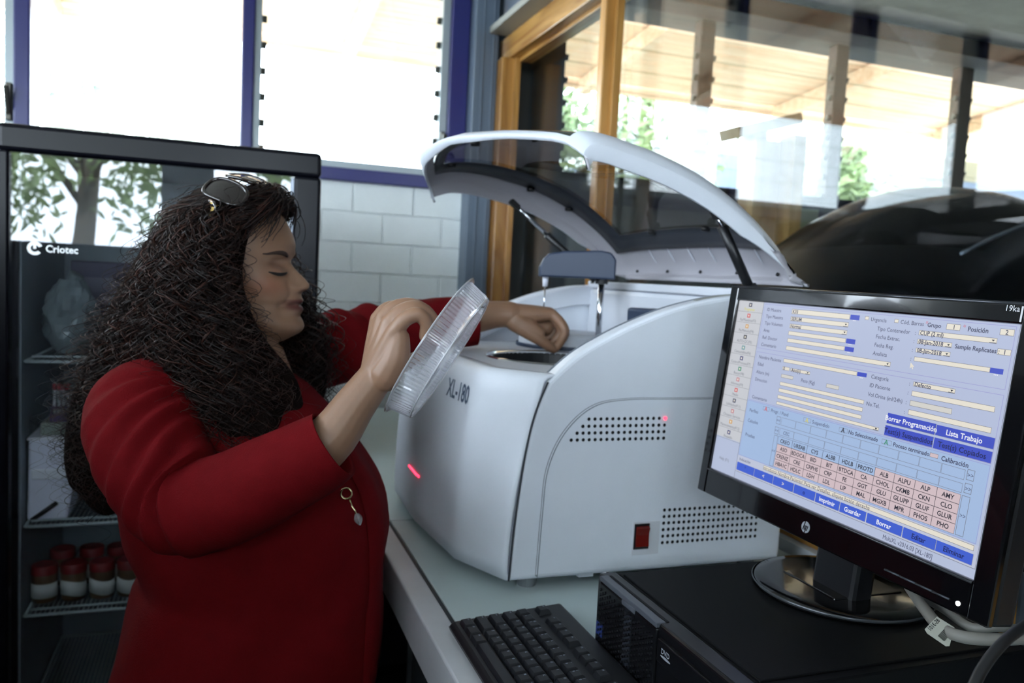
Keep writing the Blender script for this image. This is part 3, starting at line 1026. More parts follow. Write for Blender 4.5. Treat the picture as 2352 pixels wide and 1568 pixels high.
A0 = 0.010
def krow(b, items):
    a = A0
    for it in items:
        if isinstance(it, (int, float)):
            a += it*U
            continue
        w, leg = it[0], it[1]
        key(a, b, w, leg, sub=it[2] if len(it) > 2 else None)
        a += w*U
krow(0.0215, [(1.25, 'Ctrl'), (1.25, '#'), (1.25, 'Alt'), (6.25, ''), (1.25, 'Alt'), (1.25, '#'), (1.25, ''), (1.25, 'Ctrl')])
krow(0.0215+U, [(2.25, 'Shift')]+[(1, c) for c in 'ZXCVBNM']+[(1, ',', '<'), (1, '.', '>'), (1, '/', '?'), (2.75, 'Shift')])
krow(0.0215+2*U, [(1.75, 'Caps')]+[(1, c) for c in 'ASDFGHJKL']+[(1, ';', ':'), (1, "'", '"'), (2.25, 'Enter')])
krow(0.0215+3*U, [(1.5, 'Tab')]+[(1, c) for c in 'QWERTYUIOP']+[(1, '[', '{'), (1, ']', '}'), (1.5, '|')])
krow(0.0215+4*U, [(1, '`', '~')]+[(1, a, b) for a, b in zip('1234567890-=', '!@#$%^&*()_+')]+[(2, 'Back')])
krow(0.0215+5*U+0.009, [(1, 'Esc'), 1]+[(1, 'F%d' % k) for k in (1, 2, 3, 4)]+[0.5]+[(1, 'F%d' % k) for k in (5, 6, 7, 8)]+[0.5]+[(1, 'F%d' % k) for k in (9, 10, 11, 12)])

# ------------------------------------------------------------------ desktop computer
PX0, PX1, PY0, PY1, PZ = 0.462, 0.845, 0.606, 0.914, DK+0.1
m_pc = mat('pc_black_steel', rgb(9, 10, 12), 0.55, spec=0.15, var=0.05, vscale=60, bump=0.04, bscale=900)
m_pcf = mat('pc_bezel_black', rgb(15, 16, 19), 0.28)
m_pcg = mat('pc_edge_grey', rgb(86, 90, 98), 0.35, 0.2)
pc = thing('desktop_computer', 'black flat desktop computer lying under the monitor', 'computer', (0.65, 0.76, DK))
MB().box(PX0+0.03, PX1, PY0, PY1, DK+0.006, PZ-0.0025).build('case', m_pc, pc, bevel=0.002)
MB().box(PX0+0.034, PX1-0.001, PY0+0.012, PY1-0.012, PZ-0.004, PZ).build('top_cover', m_pc, pc, bevel=0.0015)
MB().box(PX0+0.004, PX0+0.03, PY0, PY1, DK+0.006, PZ-0.0005).build('front_bezel', m_pcf, pc, bevel=0.004, seg=3)
MB().box(PX0+0.0, PX0+0.006, 0.757, PY1-0.014, DK+0.010, PZ-0.006).build('grille_panel', m_pcf, pc, bevel=0.002)
# fine diagonal grille
gr = MB()
for iy in range(22):
    for iz in range(11):
        y = 0.764+iy*0.0062
        z = DK+0.016+iz*0.0066+(0.0033 if iy % 2 else 0)
        gr.obox((PX0-0.0008, y, z), (1, 0, 0), (0, 1, 1), (0, -1, 1), 0.0012, 0.0012, 0.0020)
o = gr.build('grille_studs', mat('grille_stud', rgb(22, 23, 27), 0.4), pc, fix=False)
o['kind'] = 'stuff'
MB().box(PX0+0.0005, PX0+0.012, 0.757, PY1-0.012, PZ-0.0058, PZ+0.0004).build('top_lip', m_pcg, pc, bevel=0.001)
MB().box(PX0-0.0012, PX0+0.006, 0.806, 0.838, PZ-0.0105, PZ-0.0048).build('release_tab', m_pcg, pc, bevel=0.001)
MB().box(PX0+0.0135, PX0+0.0165, 0.757, PY1-0.014, PZ-0.004, PZ+0.0003).build('top_slot', m_hole, pc)
MB().box(PX0-0.0008, PX0+0.004, 0.812, 0.832, DK+0.016, PZ-0.016).build('logo_bar', mat('pc_bar', rgb(40, 43, 50), 0.2), pc, bevel=0.002)
MB().box(PX0-0.0012, PX0+0.002, 0.884, 0.900, DK+0.026, DK+0.042).build('blue_sticker', mat('sticker_blue', rgb(44, 60, 120), 0.4), pc)
dr = MB().box(PX0-0.0006, PX0+0.006, PY0+0.01, 0.752, DK+0.060, DK+0.086).build('optical_drive', m_pcf, pc, bevel=0.0015)
MB().box(PX0-0.002, PX0+0.001, 0.650, 0.668, DK+0.064, DK+0.069).build('eject_button', m_pcf, dr, bevel=0.0006)
MB().box(PX0-0.0012, PX0, 0.676, 0.679, DK+0.065, DK+0.068).build('drive_lamp', mat('lamp_grey', rgb(130, 134, 130), 0.3), dr)
t = MB()
put_text(t, 'DVD', (PX0-0.0012, 0.742, DK+0.0735), (0, -1, 0), (0, 0, 1), 0.0085, bold=True)
t.add([(PX0-0.0012, 0.7325+0.0105*math.cos(k*math.pi/8), DK+0.0705+0.0016*math.sin(k*math.pi/8)) for k in range(16)], [tuple(range(16))])
t.build('drive_mark', mat('mark_grey', rgb(150, 154, 162), 0.5), dr, fix=False)
for yy in (0.715, 0.69, 0.665, 0.64):
    u_ = MB().box(PX0-0.0005, PX0+0.004, yy-0.007, yy+0.007, DK+0.030, DK+0.037).build('usb_port', m_hole, pc)
    MB().box(PX0-0.0008, PX0+0.001, yy-0.005, yy+0.005, DK+0.0315, DK+0.0328).build('contact_strip', mat('brass_contact', rgb(180, 160, 110), 0.3, 0.8), u_)
    MB().lathe([(0.0012, 0), (0.0012, 0.0008)], (PX0-0.0002, yy, DK+0.042), 8, axis=(-1, 0, 0), cap0=True, cap1=True).build('port_mark', MATS['mark_grey'], u_)
for x in (PX0+0.05, PX1-0.04):
    for y in (PY0+0.03, PY1-0.03):
        MB().lathe([(0.012, 0), (0.012, 0.006)], (x, y, DK), 12, cap0=True, cap1=True).build('rubber_foot', m_blk, pc)

# ------------------------------------------------------------------ monitor
MC = Vector((0.670, 0.743, 1.239))
MAX = Vector((0.011, -1.0, -0.008)).normalized()
MUP = Vector((0.108, -0.007, 0.994)).normalized()
MNO = MAX.cross(MUP).normalized()
if MNO.x > 0:
    MNO = -MNO
MW, MH = 0.424, 0.2385
def mp(u, v, d=0.0):
    """u, v: fractions of the screen from its upper left; d: metres towards the viewer"""
    return MC+MAX*((u-0.5)*MW)+MUP*((0.5-v)*MH)+MNO*d
mo = thing('computer_monitor', 'black computer monitor showing a blue laboratory form', 'monitor', (0.74, 0.785, PZ))
m_bez = mat('monitor_gloss_black', rgb(9, 9, 11), 0.12, coat=0.5)
m_bezs = mat('monitor_satin_black', rgb(20, 21, 24), 0.35)
L_, R_, T_, B_ = -0.018/MW, 1+0.022/MW, -0.0185/MH, 1+0.036/MH
def frame_box(u0, u1, v0, v1, d0, d1, name, m, par=None, bev=0.002):
    q = MB()
    q.obox((mp(u0, v0, d0)+mp(u1, v1, d1))/2, MAX, MUP, MNO, abs(u1-u0)*MW/2, abs(v1-v0)*MH/2, abs(d1-d0)/2)
    return q.build(name, m, par or mo, bevel=bev, seg=2)
frame_box(L_, R_, T_, B_, -0.030, -0.002, 'back_shell', m_bezs, bev=0.004)
frame_box(L_, 0.0, T_, B_, -0.003, 0.005, 'bezel_side', m_bez)
frame_box(1.0, R_, T_, B_, -0.003, 0.005, 'bezel_side', m_bez)
frame_box(0.0, 1.0, T_, 0.0, -0.003, 0.005, 'bezel_top', m_bez)
bb = frame_box(0.0, 1.0, 1.0, B_, -0.003, 0.005, 'bezel_bottom', m_bez)
MB().tube([mp(L_+0.005, T_, 0.003), mp(R_-0.005, T_, 0.003)], 0.0022, 8).build('top_edge_bead', mat('bead_black', rgb(60, 62, 66), 0.12, 0.6), mo, smooth=True)
MB().tube([mp(0.0, 1.008, 0.005), mp(0.999, 1.008, 0.005)], 0.0016, 6).build('lower_edge_bead', mat('bead_dark', rgb(36, 37, 40), 0.2), bb, smooth=True)
for k in range(4):
    u0 = 0.77+0.0465*k
    MB().tube([mp(u0, 1.109, 0.0055), mp(u0+0.0445, 1.1075, 0.0055)], 0.0011, 6).build('menu_button', mat('button_grey', rgb(64, 68, 74), 0.25, 0.4), bb, smooth=True)
MB().lathe([(0.0022, 0), (0.0022, 0.001), (0.0, 0.0014)], mp(0.9766, 1.108, 0.0048), 14, axis=MNO).build('power_lamp', mat('white_lamp', (1, 1, 1, 1), emit=(0.95, 0.97, 1, 1), estr=6), bb)
# round maker's badge
q = MB()
q.lathe([(0.0068, 0), (0.0068, 0.0006)], mp(0.485, 1.085, 0.005), 28, axis=MNO, cap0=True, cap1=True)
bd = q.build('maker_badge', mat('badge_grey', rgb(170, 174, 180), 0.3, 0.4), bb)
t = MB()
sl_ = (MAX*0.25+MUP).normalized()
c0 = mp(0.485, 1.085, 0.0058)
t.tube([c0-sl_*0.0035-MAX*0.0026, c0+sl_*0.0068-MAX*0.0026], 0.00055, 5)
t.tube([c0-sl_*0.0035-MAX*0.0026, c0+sl_*0.0016-MAX*0.0023, c0+sl_*0.0022-MAX*0.0004, c0-sl_*0.0035-MAX*0.0004], 0.00055, 5)
t.tube([c0-sl_*0.0068+MAX*0.0014, c0+sl_*0.0022+MAX*0.0014, c0+sl_*0.0022+MAX*0.0036, c0-sl_*0.0032+MAX*0.0036, c0-sl_*0.0032+MAX*0.0014], 0.00055, 5)
t.build('badge_letters', m_bez, bd)
t = MB()
put_text(t, '19ka', mp(0.9575, -0.047, 0.0056), MAX, MUP, 0.0080)
t.build('model_print', mat('print_white', rgb(190, 192, 196), 0.5), mo, fix=False)
# stand
BC = Vector((0.748, 0.792, PZ+0.001))
sb = MB().lathe([(0.108, 0.0), (0.108, 0.004), (0.104, 0.008), (0.09, 0.0095), (0.0, 0.011)], BC, 64, cap0=True).build('stand_base', m_bez, mo, smooth=True)
MB().lathe([(0.1085, 0.003), (0.1095, 0.005), (0.108, 0.0065)], BC, 64).build('base_rim', mat('rim_grey', rgb(70, 74, 78), 0.2, 0.4), sb, smooth=True)
MB().box(BC.x-0.052, BC.x+0.052, BC.y-0.048, BC.y+0.048, PZ+0.009, PZ+0.0125).build('base_plate', m_bez, sb, bevel=0.0015)
nk = MB()
nk.obox((BC.x-0.012, 0.772, PZ+0.07), (1, 0, 0), (0, 1, 0), (0.1, 0, 1), 0.016, 0.036, 0.0665)
nk.build('stand_neck', m_bezs, mo, bevel=0.006)

# the picture on the screen: flat emissive shapes, one mesh per layer
def ui(name, r, g, b, k=1.0):
    return mat('screen_'+name, (0.01, 0.01, 0.01, 1), 0.35, emit=rgb(r, g, b), estr=k*0.70)
def quad(mb, u0, v0, u1, v1, d):
    mb.add([mp(u0, v1, d), mp(u1, v1, d), mp(u1, v0, d), mp(u0, v0, d)], [(0, 1, 2, 3)])
SB = ui('background', 178, 188, 214)
scr = MB()
quad(scr, 0, 0, 1, 1, 0.0)
scr = scr.build('screen', SB, mo, fix=False)
lay = {}
def layer(n):
    return lay.setdefault(n, MB())
e = 0.00015
def rect(n, u0, v0, u1, v1, z=1):
    quad(layer(n), u0, v0, u1, v1, e*z)
def outline_(n, u0, v0, u1, v1, z=2, w=0.0011):
    h = w*MW/MH
    rect(n, u0, v0, u1, v0+h, z)
    rect(n, u0, v1-h, u1, v1, z)
    rect(n, u0, v0, u0+w, v1, z)
    rect(n, u1-w, v0, u1, v1, z)
def tx(n, s, u, v, h=0.017, align='l', bold=False, width=None, z=4):
    put_text(layer(n), s, mp(u, v, e*z), MAX, MUP, h*MH*1.95, width=None if width is None else width*MW, align=align, bold=bold, valign='m')
rect('sidebar', 0.0, 0.0, 0.126, 0.80)
rect('panel', 0.128, 0.0, 0.992, 0.55)
rect('tests', 0.128, 0.55, 0.984, 0.868)
rect('strip', 0.128, 0.868, 0.992, 0.96)
side = ['Programar', 'PacMuestras(F3)', 'PacMetodo(F4)', 'AUTO-QC(F5)', 'Consumibles(F6)', 'ControlProceso(F7)', 'Buscar(F8)', 'Informes(F9)', 'Medio', 'Utilidades(F11)', 'Chequeo Servicio', 'Mantenimiento(F12)', 'Configuraciones', 'Respaldo']
sidecol = ['ink', 'red', 'amber', 'black', 'teal', 'navy', 'green', 'rose', 'red', 'ink', 'rose', 'amber', 'navy', 'red']
for k, s in enumerate(side[:13]):
    v0 = 0.062*k
    rect('line', 0.0, v0+0.0605, 0.126, v0+0.062, 2)
    if k < 12 or True:
        nm = s if k < 12 else 'Respaldo'
        tx('yellow' if k == 0 else 'grey_ink', nm, 0.062, v0+0.046, 0.0115, 'c', bold=(k == 0))
        rect(sidecol[k], 0.054, v0+0.009, 0.070, v0+0.032, 2)
        rect('field', 0.059, v0+0.015, 0.065, v0+0.026, 3)
tx('grey_ink', 'Help (F1)', 0.062, 0.922, 0.0125, 'c')
rect('line', 0.126, 0.0, 0.1275, 1.0, 2)
outline_('violet', 0.133, 0.008, 0.984, 0.256)
outline_('violet', 0.133, 0.276, 0.984, 0.548)
outline_('violet', 0.131, 0.553, 0.983, 0.866)
rect('line', 0.9915, 0.0, 0.9925, 0.96, 2)
rect('line', 0.128, 0.959, 0.9925, 0.961, 2)
for s, v in (('ID Muestra', .036), ('Tipo Muestra', .074), ('Tipo Volumen', .112), ('Area', .152), ('Ref. Doctor', .192), ('Comentario', .232), ('Nombre Paciente', .302), ('Edad', .342), ('Altura (m)', .386), ('Direccion', .428), ('Comentario', .528)):
    tx('ink', s, 0.148, v, 0.0135)
def field(u0, v0, u1, v1, s=None, drop=False, n='field'):
    rect(n, u0, v0, u1, v1, 2)
    outline_('line', u0, v0, u1, v1, 3, 0.0009)
    if s:
        tx('ink', s, u0+0.004, (v0+v1)/2, 0.0135, bold=True)
    if drop:
        rect('line', u1-0.018, v1-0.004, u1-0.001, v1-0.001, 4)
        m_ = (v0+v1)/2
        layer('black').add([mp(u1-0.013, m_-0.004, e*4), mp(u1-0.005, m_-0.004, e*4), mp(u1-0.009, m_+0.004, e*4)], [(0, 1, 2)])
def dots(u0, v0, u1, v1):
    rect('button', u0, v0, u1, v1, 2)
    tx('white', '...', (u0+u1)/2, (v0+v1)/2+0.006, 0.016, 'c', bold=True)
field(.263, .021, .498, .047, 'K33'); dots(.500, .022, .533, .046)
field(.263, .061, .498, .085, 'SERUM', True)
field(.264, .100, .498, .123, 'Normal', True)
field(.264, .139, .498, .161); dots(.500, .139, .533, .162)
field(.265, .178, .498, .199); dots(.500, .178, .533, .200)
field(.265, .219, .664, .241, None, True)
field(.264, .288, .559, .308); dots(.560, .288, .593, .307)
field(.265, .330, .296, .349, '0'); field(.301, .331, .384, .348, 'Ano(s)', True)
field(.265, .371, .318, .390, n='field2'); tx('ink', 'Peso (Kg)', 0.353, 0.382, 0.0135)
field(.456, .372, .504, .392, n='field2')
field(.265, .413, .600, .432); field(.265, .448, .600, .468); field(.265, .484, .600, .503)
field(.265, .520, .664, .536, None, True)
field(.553, .023, .566, .040); tx('ink', 'Urgencia', .574, .034, .0135)
field(.652, .023, .665, .040); tx('ink', 'Cód. Barras', .672, .033, .0135); tx('red', '*', .748, .03, .016); tx('ink', 'Grupo', .754, .034, .0135, bold=True)
field(.808, .021, .846, .047); tx('ink', '1', .828, .034, .0135, 'c', True)
tx('red', '*', .853, .03, .016); tx('ink', 'Posición', .866, .035, .0145, bold=True)
field(.947, .021, .981, .047); tx('ink', '2', .964, .034, .0135, 'c', True)
for s, v in (('Tipo Contenedor', .074), ('Fecha Extrac.', .111), ('Fecha Reg.', .150), ('Analista', .189)):
    tx('ink', s, .601, v, .0135)
    tx('ink', ':', .722, v, .0135)
field(.733, .061, .944, .083, 'CUP (2 ml)', True)
field(.733, .100, .832, .121, '08-Jan-2018', True)
field(.733, .139, .832, .159, '08-Jan-2018', True)
tx('ink', 'Sample Replicates :', .841, .111, .0135, bold=True); field(.949, .100, .982, .124); tx('ink', '1', .966, .112, .0135, 'c', True)
field(.733, .178, .940, .198); dots(.940, .178, .972, .199)
for s, v in (('Categoría', .297), ('ID Paciente', .337), ('Vol.Orina (ml/24h)', .380), ('No.Tel.', .424)):
    tx('ink', s, .609, v, .0135)
    tx('ink', ':', .732, v, .0135)
field(.744, .286, .863, .306, 'Defecto', True)
field(.744, .326, .969, .349); field(.744, .368, .864, .392, n='field2'); field(.744, .409, .970, .432)
for (u0, v0, u1, v1), s, c in (((.684, .444, .828, .489), 'Borrar Programación', 'white'), ((.831, .446, .982, .489), 'Lista Trabajo', 'white'), ((.683, .500, .828, .544), 'Test(s) Suspendidos', 'btn_ink'), ((.831, .500, .982, .545), 'Test(s) Copiados', 'btn_ink')):
    rect('btn_ink', u0, v0, u1+.0012, v1+.002, 1)
    rect('button', u0, v0, u1, v1, 2)
    tx(c, s, (u0+u1)/2, (v0+v1)/2, .0165, 'c', True)
for s, v in (('Perfiles', .604), ('Calculos', .662), ('Pruebas', .742)):
    tx('ink', s, .147, v, .0135)
for u, c, s, us in ((.208, 'red', 'Progr. / Pend', .247), (.390, 'yellow', 'Suspendido', .427), (.531, 'black', 'No Seleccionado', .566), (.680, 'green', 'Poceso terminado', .717)):
    outline_('line', u, .564, u+.031, .585, 2, .0008)
    tx(c, 'A', u+.0155, .5745, .017, 'c', True)
    tx('ink', s, us, .5745, .0135, bold=(c in ('black', 'green')))
rect('pink', .827, .566, .850, .584, 2); outline_('line', .827, .566, .850, .584, 3, .0008)
tx('ink', 'Calibración', .859, .576, .0145, bold=True)
for v0, v1 in ((.596, .637), (.652, .690)):
    outline_('line', .278, v0, .296, v1); tx('ink', '<<', .287, (v0+v1)/2, .012, 'c')
    outline_('line', .931, v0-.006, .950, v1-.004); tx('ink', '>>', .9405, (v0+v1)/2-.004, .013, 'c')
    for k in range(10):
        outline_('line', .300+.0627*k, v0, .300+.0627*(k+1)-.001, v1, 2, .0008)
tx('ink', 'CEC', .331, .672, .0135, 'c')
outline_('line', .280, .697, .297, .863); tx('ink', '<<', .2885, .78, .012, 'c')
outline_('line', .929, .697, .950, .858); tx('ink', '>>', .9395, .777, .013, 'c')
tests = ['CREO UREAB CYS ALBB HDLB PROTD ALB ALPU ALP AMY', 'ASO BDOCA BID BIT BTDCA CA CHOL CKMB CKN CLO', 'CRENZ CRE CRPHS CRP FE GGT GLU GLUPP GLUF GLUR', 'HBA1C HDLC LDH LDL LIP MAL MGXB MPR PHOS PHO']
for r_, row in enumerate(tests):
    for k, s in enumerate(row.split()):
        u0, v0 = .300+.0626*k, .697+.0405*r_
        if r_ or k >= 6:
            rect('pink', u0, v0, u0+.0626, v0+.0405, 2)
        outline_('black', u0, v0, u0+.0626, v0+.0405, 3, .0006)
        tx('black', s, u0+.0313, v0+.020, .0145, 'c', bold=True)
field(.257, .873, .981, .895)
tx('ink', 'ntroduzca Nombre Paciente! Para ver Detalles, cliquee botón derecha', .259, .884, .0135)
tx('ink', 'Indicación', .139, .886, .0125)
for u0, u1, s, c in ((.131, .217, '*', 'btn_ink'), (.219, .307, '<', 'field'), (.309, .397, '>', 'field'), (.400, .486, 'o', 'btn_ink'), (.489, .579, 'Imprimir', 'white'), (.582, .672, 'Guardar', 'white'), (.676, .788, 'Borrar', 'white'), (.791, .885, 'Editar', 'btn_ink'), (.887, .982, 'Eliminar', 'btn_ink')):
    rect('btn_ink', u0, .907, u1+.001, .953, 1)
    rect('button2', u0, .907, u1, .951, 2)
    tx(c, s, (u0+u1)/2, .929, .0155, 'c', True)
tx('ink', 'MultiXL v2016.03 [XL-180]', .736, .981, .015, width=.147)
cm = layer('field')
cm.add([mp(*q, e*6) for q in ((.726, .206), (.726, .232), (.731, .226), (.7345, .235), (.737, .233), (.7335, .224), (.739, .223))], [tuple(range(7))])
UIC = dict(sidebar=(196, 198, 204), panel=(176, 186, 214), tests=(160, 184, 220), strip=(188, 194, 214), line=(110, 112, 122), violet=(150, 150, 204), field=(226, 220, 206), field2=(208, 206, 200), button=(56, 74, 190), button2=(60, 92, 204), btn_ink=(22, 28, 90), white=(236, 238, 244), ink=(58, 60, 90), grey_ink=(110, 114, 124), black=(40, 40, 52), red=(205, 90, 96), yellow=(206, 200, 110), amber=(206, 160, 96), teal=(96, 150, 156), navy=(70, 70, 120), green=(60, 140, 110), rose=(190, 130, 140), pink=(206, 186, 192))
for n, mb_ in lay.items():
    mb_.build('screen_'+n, ui(n, *UIC[n]), scr, fix=False)['kind'] = 'stuff'

# ------------------------------------------------------------------ leads and clutter behind the computer
m_grey = mat('grey_lead', rgb(112, 110, 104), 0.5)
def lead(name, label, pts, r, m):
    p3 = arc_pts([tuple(p) for p in pts], 8)
    return tag(MB().tube(p3, r, 10).build(name, m, smooth=True), label, 'cable')
cb = lead('grey_cable', 'thick grey lead crossing the computer, carrying a paper tag', [P(2090, 1350, .86), P(2125, 1400, .80), P(2160, 1440, .76), P(2210, 1462, .735), P(2290, 1468, .73), P(2400, 1462, .74)], 0.0058, m_grey)
lead('grey_cable', 'thinner grey lead looping behind the monitor foot', [P(2110, 1365, .87), P(2170, 1400, .82), P(2230, 1440, .775), P(2300, 1440, .765), P(2400, 1455, .76)], 0.0045, m_grey)
lead('black_cable', 'black lead rising at the frame corner beside the computer', [P(2150, 1760, .60), P(2225, 1600, .62), P(2260, 1530, .63), P(2310, 1470, .64), P(2380, 1420, .66)], 0.0045, m_blk)
lead('black_cable', 'thin black lead hanging behind the analyzer corner', [(0.87, 0.97, 1.09), (0.86, 0.975, 1.05), (0.86, 0.97, 1.02), (0.88, 0.955, 1.003), (0.93, 0.95, 0.99)], 0.0035, m_blk)
tg = thing('paper_tag', 'white paper tag with a barcode tied to the grey lead', 'tag', P(2140, 1430, .75))
TO, TX, TY = P(2126, 1440, .75), (P(2090, 1455, .75)-P(2150, 1405, .77)), Vector((0, 0, 1))
SH_ = -fwd*0.014
tu = (P(2097, 1442, .752)-P(2134, 1404, .768)).normalized()
tv = (P(2126, 1484, .748)-P(2084, 1448, .752)).normalized()
o_ = P(2134, 1404, .766)+SH_
tl = MB()
tl.add([o_+tu*a+tv*b for a, b in ((0, 0), (0.0225, 0), (0.0245, 0.004), (0.0215, 0.0225), (0.0185, 0.0245), (-0.004, 0.017))], [tuple(range(6))])
tl.build('tag_card', mat('tag_paper', rgb(188, 190, 178), 0.7), tg, solid=0.0003)
tn = (tu.cross(tv)).normalized()
if tn.dot(Vector((0, 0, ZC))-o_) < 0:
    tn = -tn
t = MB()
put_text(t, '85-3101', o_+tu*0.002+tv*0.0045+tn*0.0005, tu, -tv, 0.0055, bold=True)
b_ = 0.0
rr2 = random.Random(3)
u_ = 0.0055
while u_ < 0.019:
    wd2 = rr2.choice((0.0003, 0.0005, 0.0008))
    t.add([o_+tu*u_+tv*0.0115+tn*0.0005, o_+tu*(u_+wd2)+tv*0.0115+tn*0.0005, o_+tu*(u_+wd2)+tv*0.0185+tn*0.0005, o_+tu*u_+tv*0.0185+tn*0.0005], [(0, 1, 2, 3)])
    u_ += wd2+rr2.choice((0.0003, 0.0005))
t.build('tag_print', mat('tag_ink', rgb(24, 24, 26), 0.8), tg, fix=False)
ps = thing('power_supply_unit', 'grey-blue power unit standing on the bench behind the monitor', 'power unit', (0.92, 0.56, DK))
MB().box(0.855, 0.975, 0.40, 0.64, DK, 1.075).build('housing', mat('power_grey', rgb(84, 92, 100), 0.5), ps, bevel=0.008)
MB().box(0.850, 0.857, 0.43, 0.60, 0.96, 1.03).build('front_plate', mat('power_plate', rgb(58, 64, 72), 0.4), ps, bevel=0.003)
MB().box(0.86, 0.97, 0.42, 0.62, 1.075, 1.085).build('top_cover', mat('power_top', rgb(120, 124, 122), 0.5), ps, bevel=0.003)
# ------------------------------------------------------------------ glass door cooler
FY = 1.95
m_fb = mat('cooler_black', rgb(11, 12, 20), 0.26, spec=0.22)
m_fi = mat('cooler_lining', rgb(136, 146, 152), 0.5)
m_wire = mat('white_coated_wire', rgb(176, 186, 188), 0.4)
co = thing('glass_door_cooler', 'tall black glass-door cooler behind the woman', 'cooler', (-0.115, 2.25, 0))
FX0, FX1, FZ = -0.445, 0.212, 1.640
cb_ = MB()
cb_.box(FX0+0.004, FX0+0.03, FY+0.05, 2.56, 0.02, FZ-0.02)
cb_.box(FX1-0.03, FX1-0.004, FY+0.05, 2.56, 0.02, FZ-0.02)
cb_.box(FX0+0.004, FX1-0.004, FY+0.05, 2.56, FZ-0.05, FZ-0.01)
cb_.box(FX0+0.004, FX1-0.004, FY+0.05, 2.56, 0.02, 0.12)
cb_.box(FX0+0.004, FX1-0.004, 2.53, 2.56, 0.02, FZ-0.02)
cb_.build('cabinet', m_fb, co)
li = MB()
li.box(FX0+0.03, FX0+0.034, FY+0.06, 2.53, 0.12, FZ-0.05)
li.box(FX1-0.034, FX1-0.03, FY+0.06, 2.53, 0.12, FZ-0.05)
li.box(FX0+0.03, FX1-0.03, 2.52, 2.53, 0.12, FZ-0.05)
li.box(FX0+0.03, FX1-0.03, FY+0.06, 2.53, 0.12, 0.125)
li.build('lining', m_fi, co)
# door: frame pieces, gasket and pane
dr_ = MB().box(FX0, FX1, FY, FY+0.045, FZ-0.058, FZ).build('door_header', m_fb, co, bevel=0.010, seg=3)
MB().box(FX0, FX0+0.022, FY, FY+0.045, 0.06, FZ-0.056).build('door_stile', m_fb, co, bevel=0.005)
MB().box(FX1-0.062, FX1, FY, FY+0.045, 0.06, FZ-0.056).build('door_stile', m_fb, co, bevel=0.008)
MB().box(FX0, FX1, FY, FY+0.045, 0.06, 0.14).build('door_bottom_rail', m_fb, co, bevel=0.006)
MB().box(FX1-0.068, FX1-0.060, FY+0.004, FY+0.02, 0.14, FZ-0.062).build('door_trim', mat('cooler_trim', rgb(120, 126, 136), 0.25, 0.7), co, bevel=0.002)
pane = MB().box(FX0+0.02, FX1-0.06, FY+0.012, FY+0.018, 0.13, FZ-0.055).build('door_glass', clear('cooler_glass', (0.93, 0.95, 0.97, 1), ior=1.6), co)
lg = MB()
m_logo = mat('silver_logo', rgb(244, 246, 248), 0.35, 0.3)
cx, cz, cy_ = -0.377, 1.384, FY+0.0115
n = 28
lg.grid([[(cx+r_*math.cos(a), cy_, cz+r_*math.sin(a)) for a in [math.radians(20+300*k/n) for k in range(n+1)]] for r_ in (0.0075, 0.0145)])
lg.box(cx-0.0028, cx+0.0028, cy_-0.0003, cy_+0.0003, cz-0.001, cz+0.011)
put_text(lg, 'Criotec', (cx+0.020, cy_-0.0003, cz-0.007), (1, 0, 0), (0, 0, 1), 0.022, width=0.062, bold=True)
lg.build('door_logo', m_logo, pane, fix=False)
# wire shelves
def shelf(z, y0=2.02, y1=2.48):
    s = MB()
    x0, x1 = FX0+0.04, FX1-0.04
    s.tube([(x0, y0, z), (x1, y0, z), (x1, y1, z), (x0, y1, z), (x0, y0, z)], 0.004, 8)
    s.tube([(x0+0.01, y0+0.012, z+0.010), (x1-0.01, y0+0.012, z+0.010)], 0.003, 6)
    o = s.build('wire_shelf', m_wire, co, smooth=True)
    r = MB()
    for k in range(58):
        xx = x0+0.01+(x1-x0-0.02)*k/57
        r.tube([(xx, y0, z+0.003), (xx, y1, z+0.003)], 0.0013, 4, caps=False)
    o2 = r.build('shelf_rods', m_wire, o, fix=False)
    o2['kind'] = 'stuff'
shelf(1.135)
shelf(0.762)
shelf(0.555)
shelf(0.30)
# ------------------------------------------------------------------ things kept in the cooler, plus a reflection built as a box
def jar(x, y, z, label, k):
    t = thing('specimen_jar', label, 'jar', (x, y, z), 'lidded jars on the lower cooler shelf')
    MB().lathe([(0.0255, 0), (0.027, 0.004), (0.0275, 0.062), (0.026, 0.066)], (x, y, z), 24, cap0=True, cap1=True).build('jar_body', mat('amber_plastic', rgb(96, 74, 50), 0.3), t, smooth=False, auto=40)
    MB().lathe([(0.0285, 0.066), (0.0285, 0.084), (0.026, 0.087), (0, 0.0875)], (x, y, z), 24, cap0=True).build('jar_lid', mat('red_lid', rgb(120, 28, 26), 0.45), t, auto=40)
    lb = MB()
    rows_ = []
    for zz in (0.012, 0.046):
        rows_.append([(x+0.0282*math.cos(math.radians(a)), y+0.0282*math.sin(math.radians(a)), z+zz+(0.004*math.sin(math.radians(a*1.7+k*50)) if k else 0)) for a in range(190, 356, 11)])
    lb.grid(rows_)
    lb.build('jar_label', mat('label_white', rgb(214, 216, 212), 0.7), t, smooth=True, solid=0.0004)
z0 = 0.560
for k, x in enumerate((-0.380, -0.319, -0.258, -0.198)):
    jar(x, 2.10, z0, 'front-row jar with red lid and white label, %s along the lower cooler shelf' % ('first', 'second', 'third', 'fourth')[k], k)
for k, x in enumerate((-0.36, -0.295, -0.232)):
    jar(x, 2.21, z0, 'shadowed red-lidded jar in the row behind, %s from the shelf end' % ('first', 'second', 'third')[k], k)
bx_ = thing('reflection_box', 'white box standing in for a reflection in the cooler door', 'box', (-0.37, 2.12, 0.767))  # reflection in the door glass, built as a white box inside
q = MB()
q.prism([(-0.448+0.04, 0), (-0.325, 0), (-0.300, 0.185), (-0.405, 0.185)], lambda u, v, d: (u, d, 0.767+v), 2.05, 2.20)
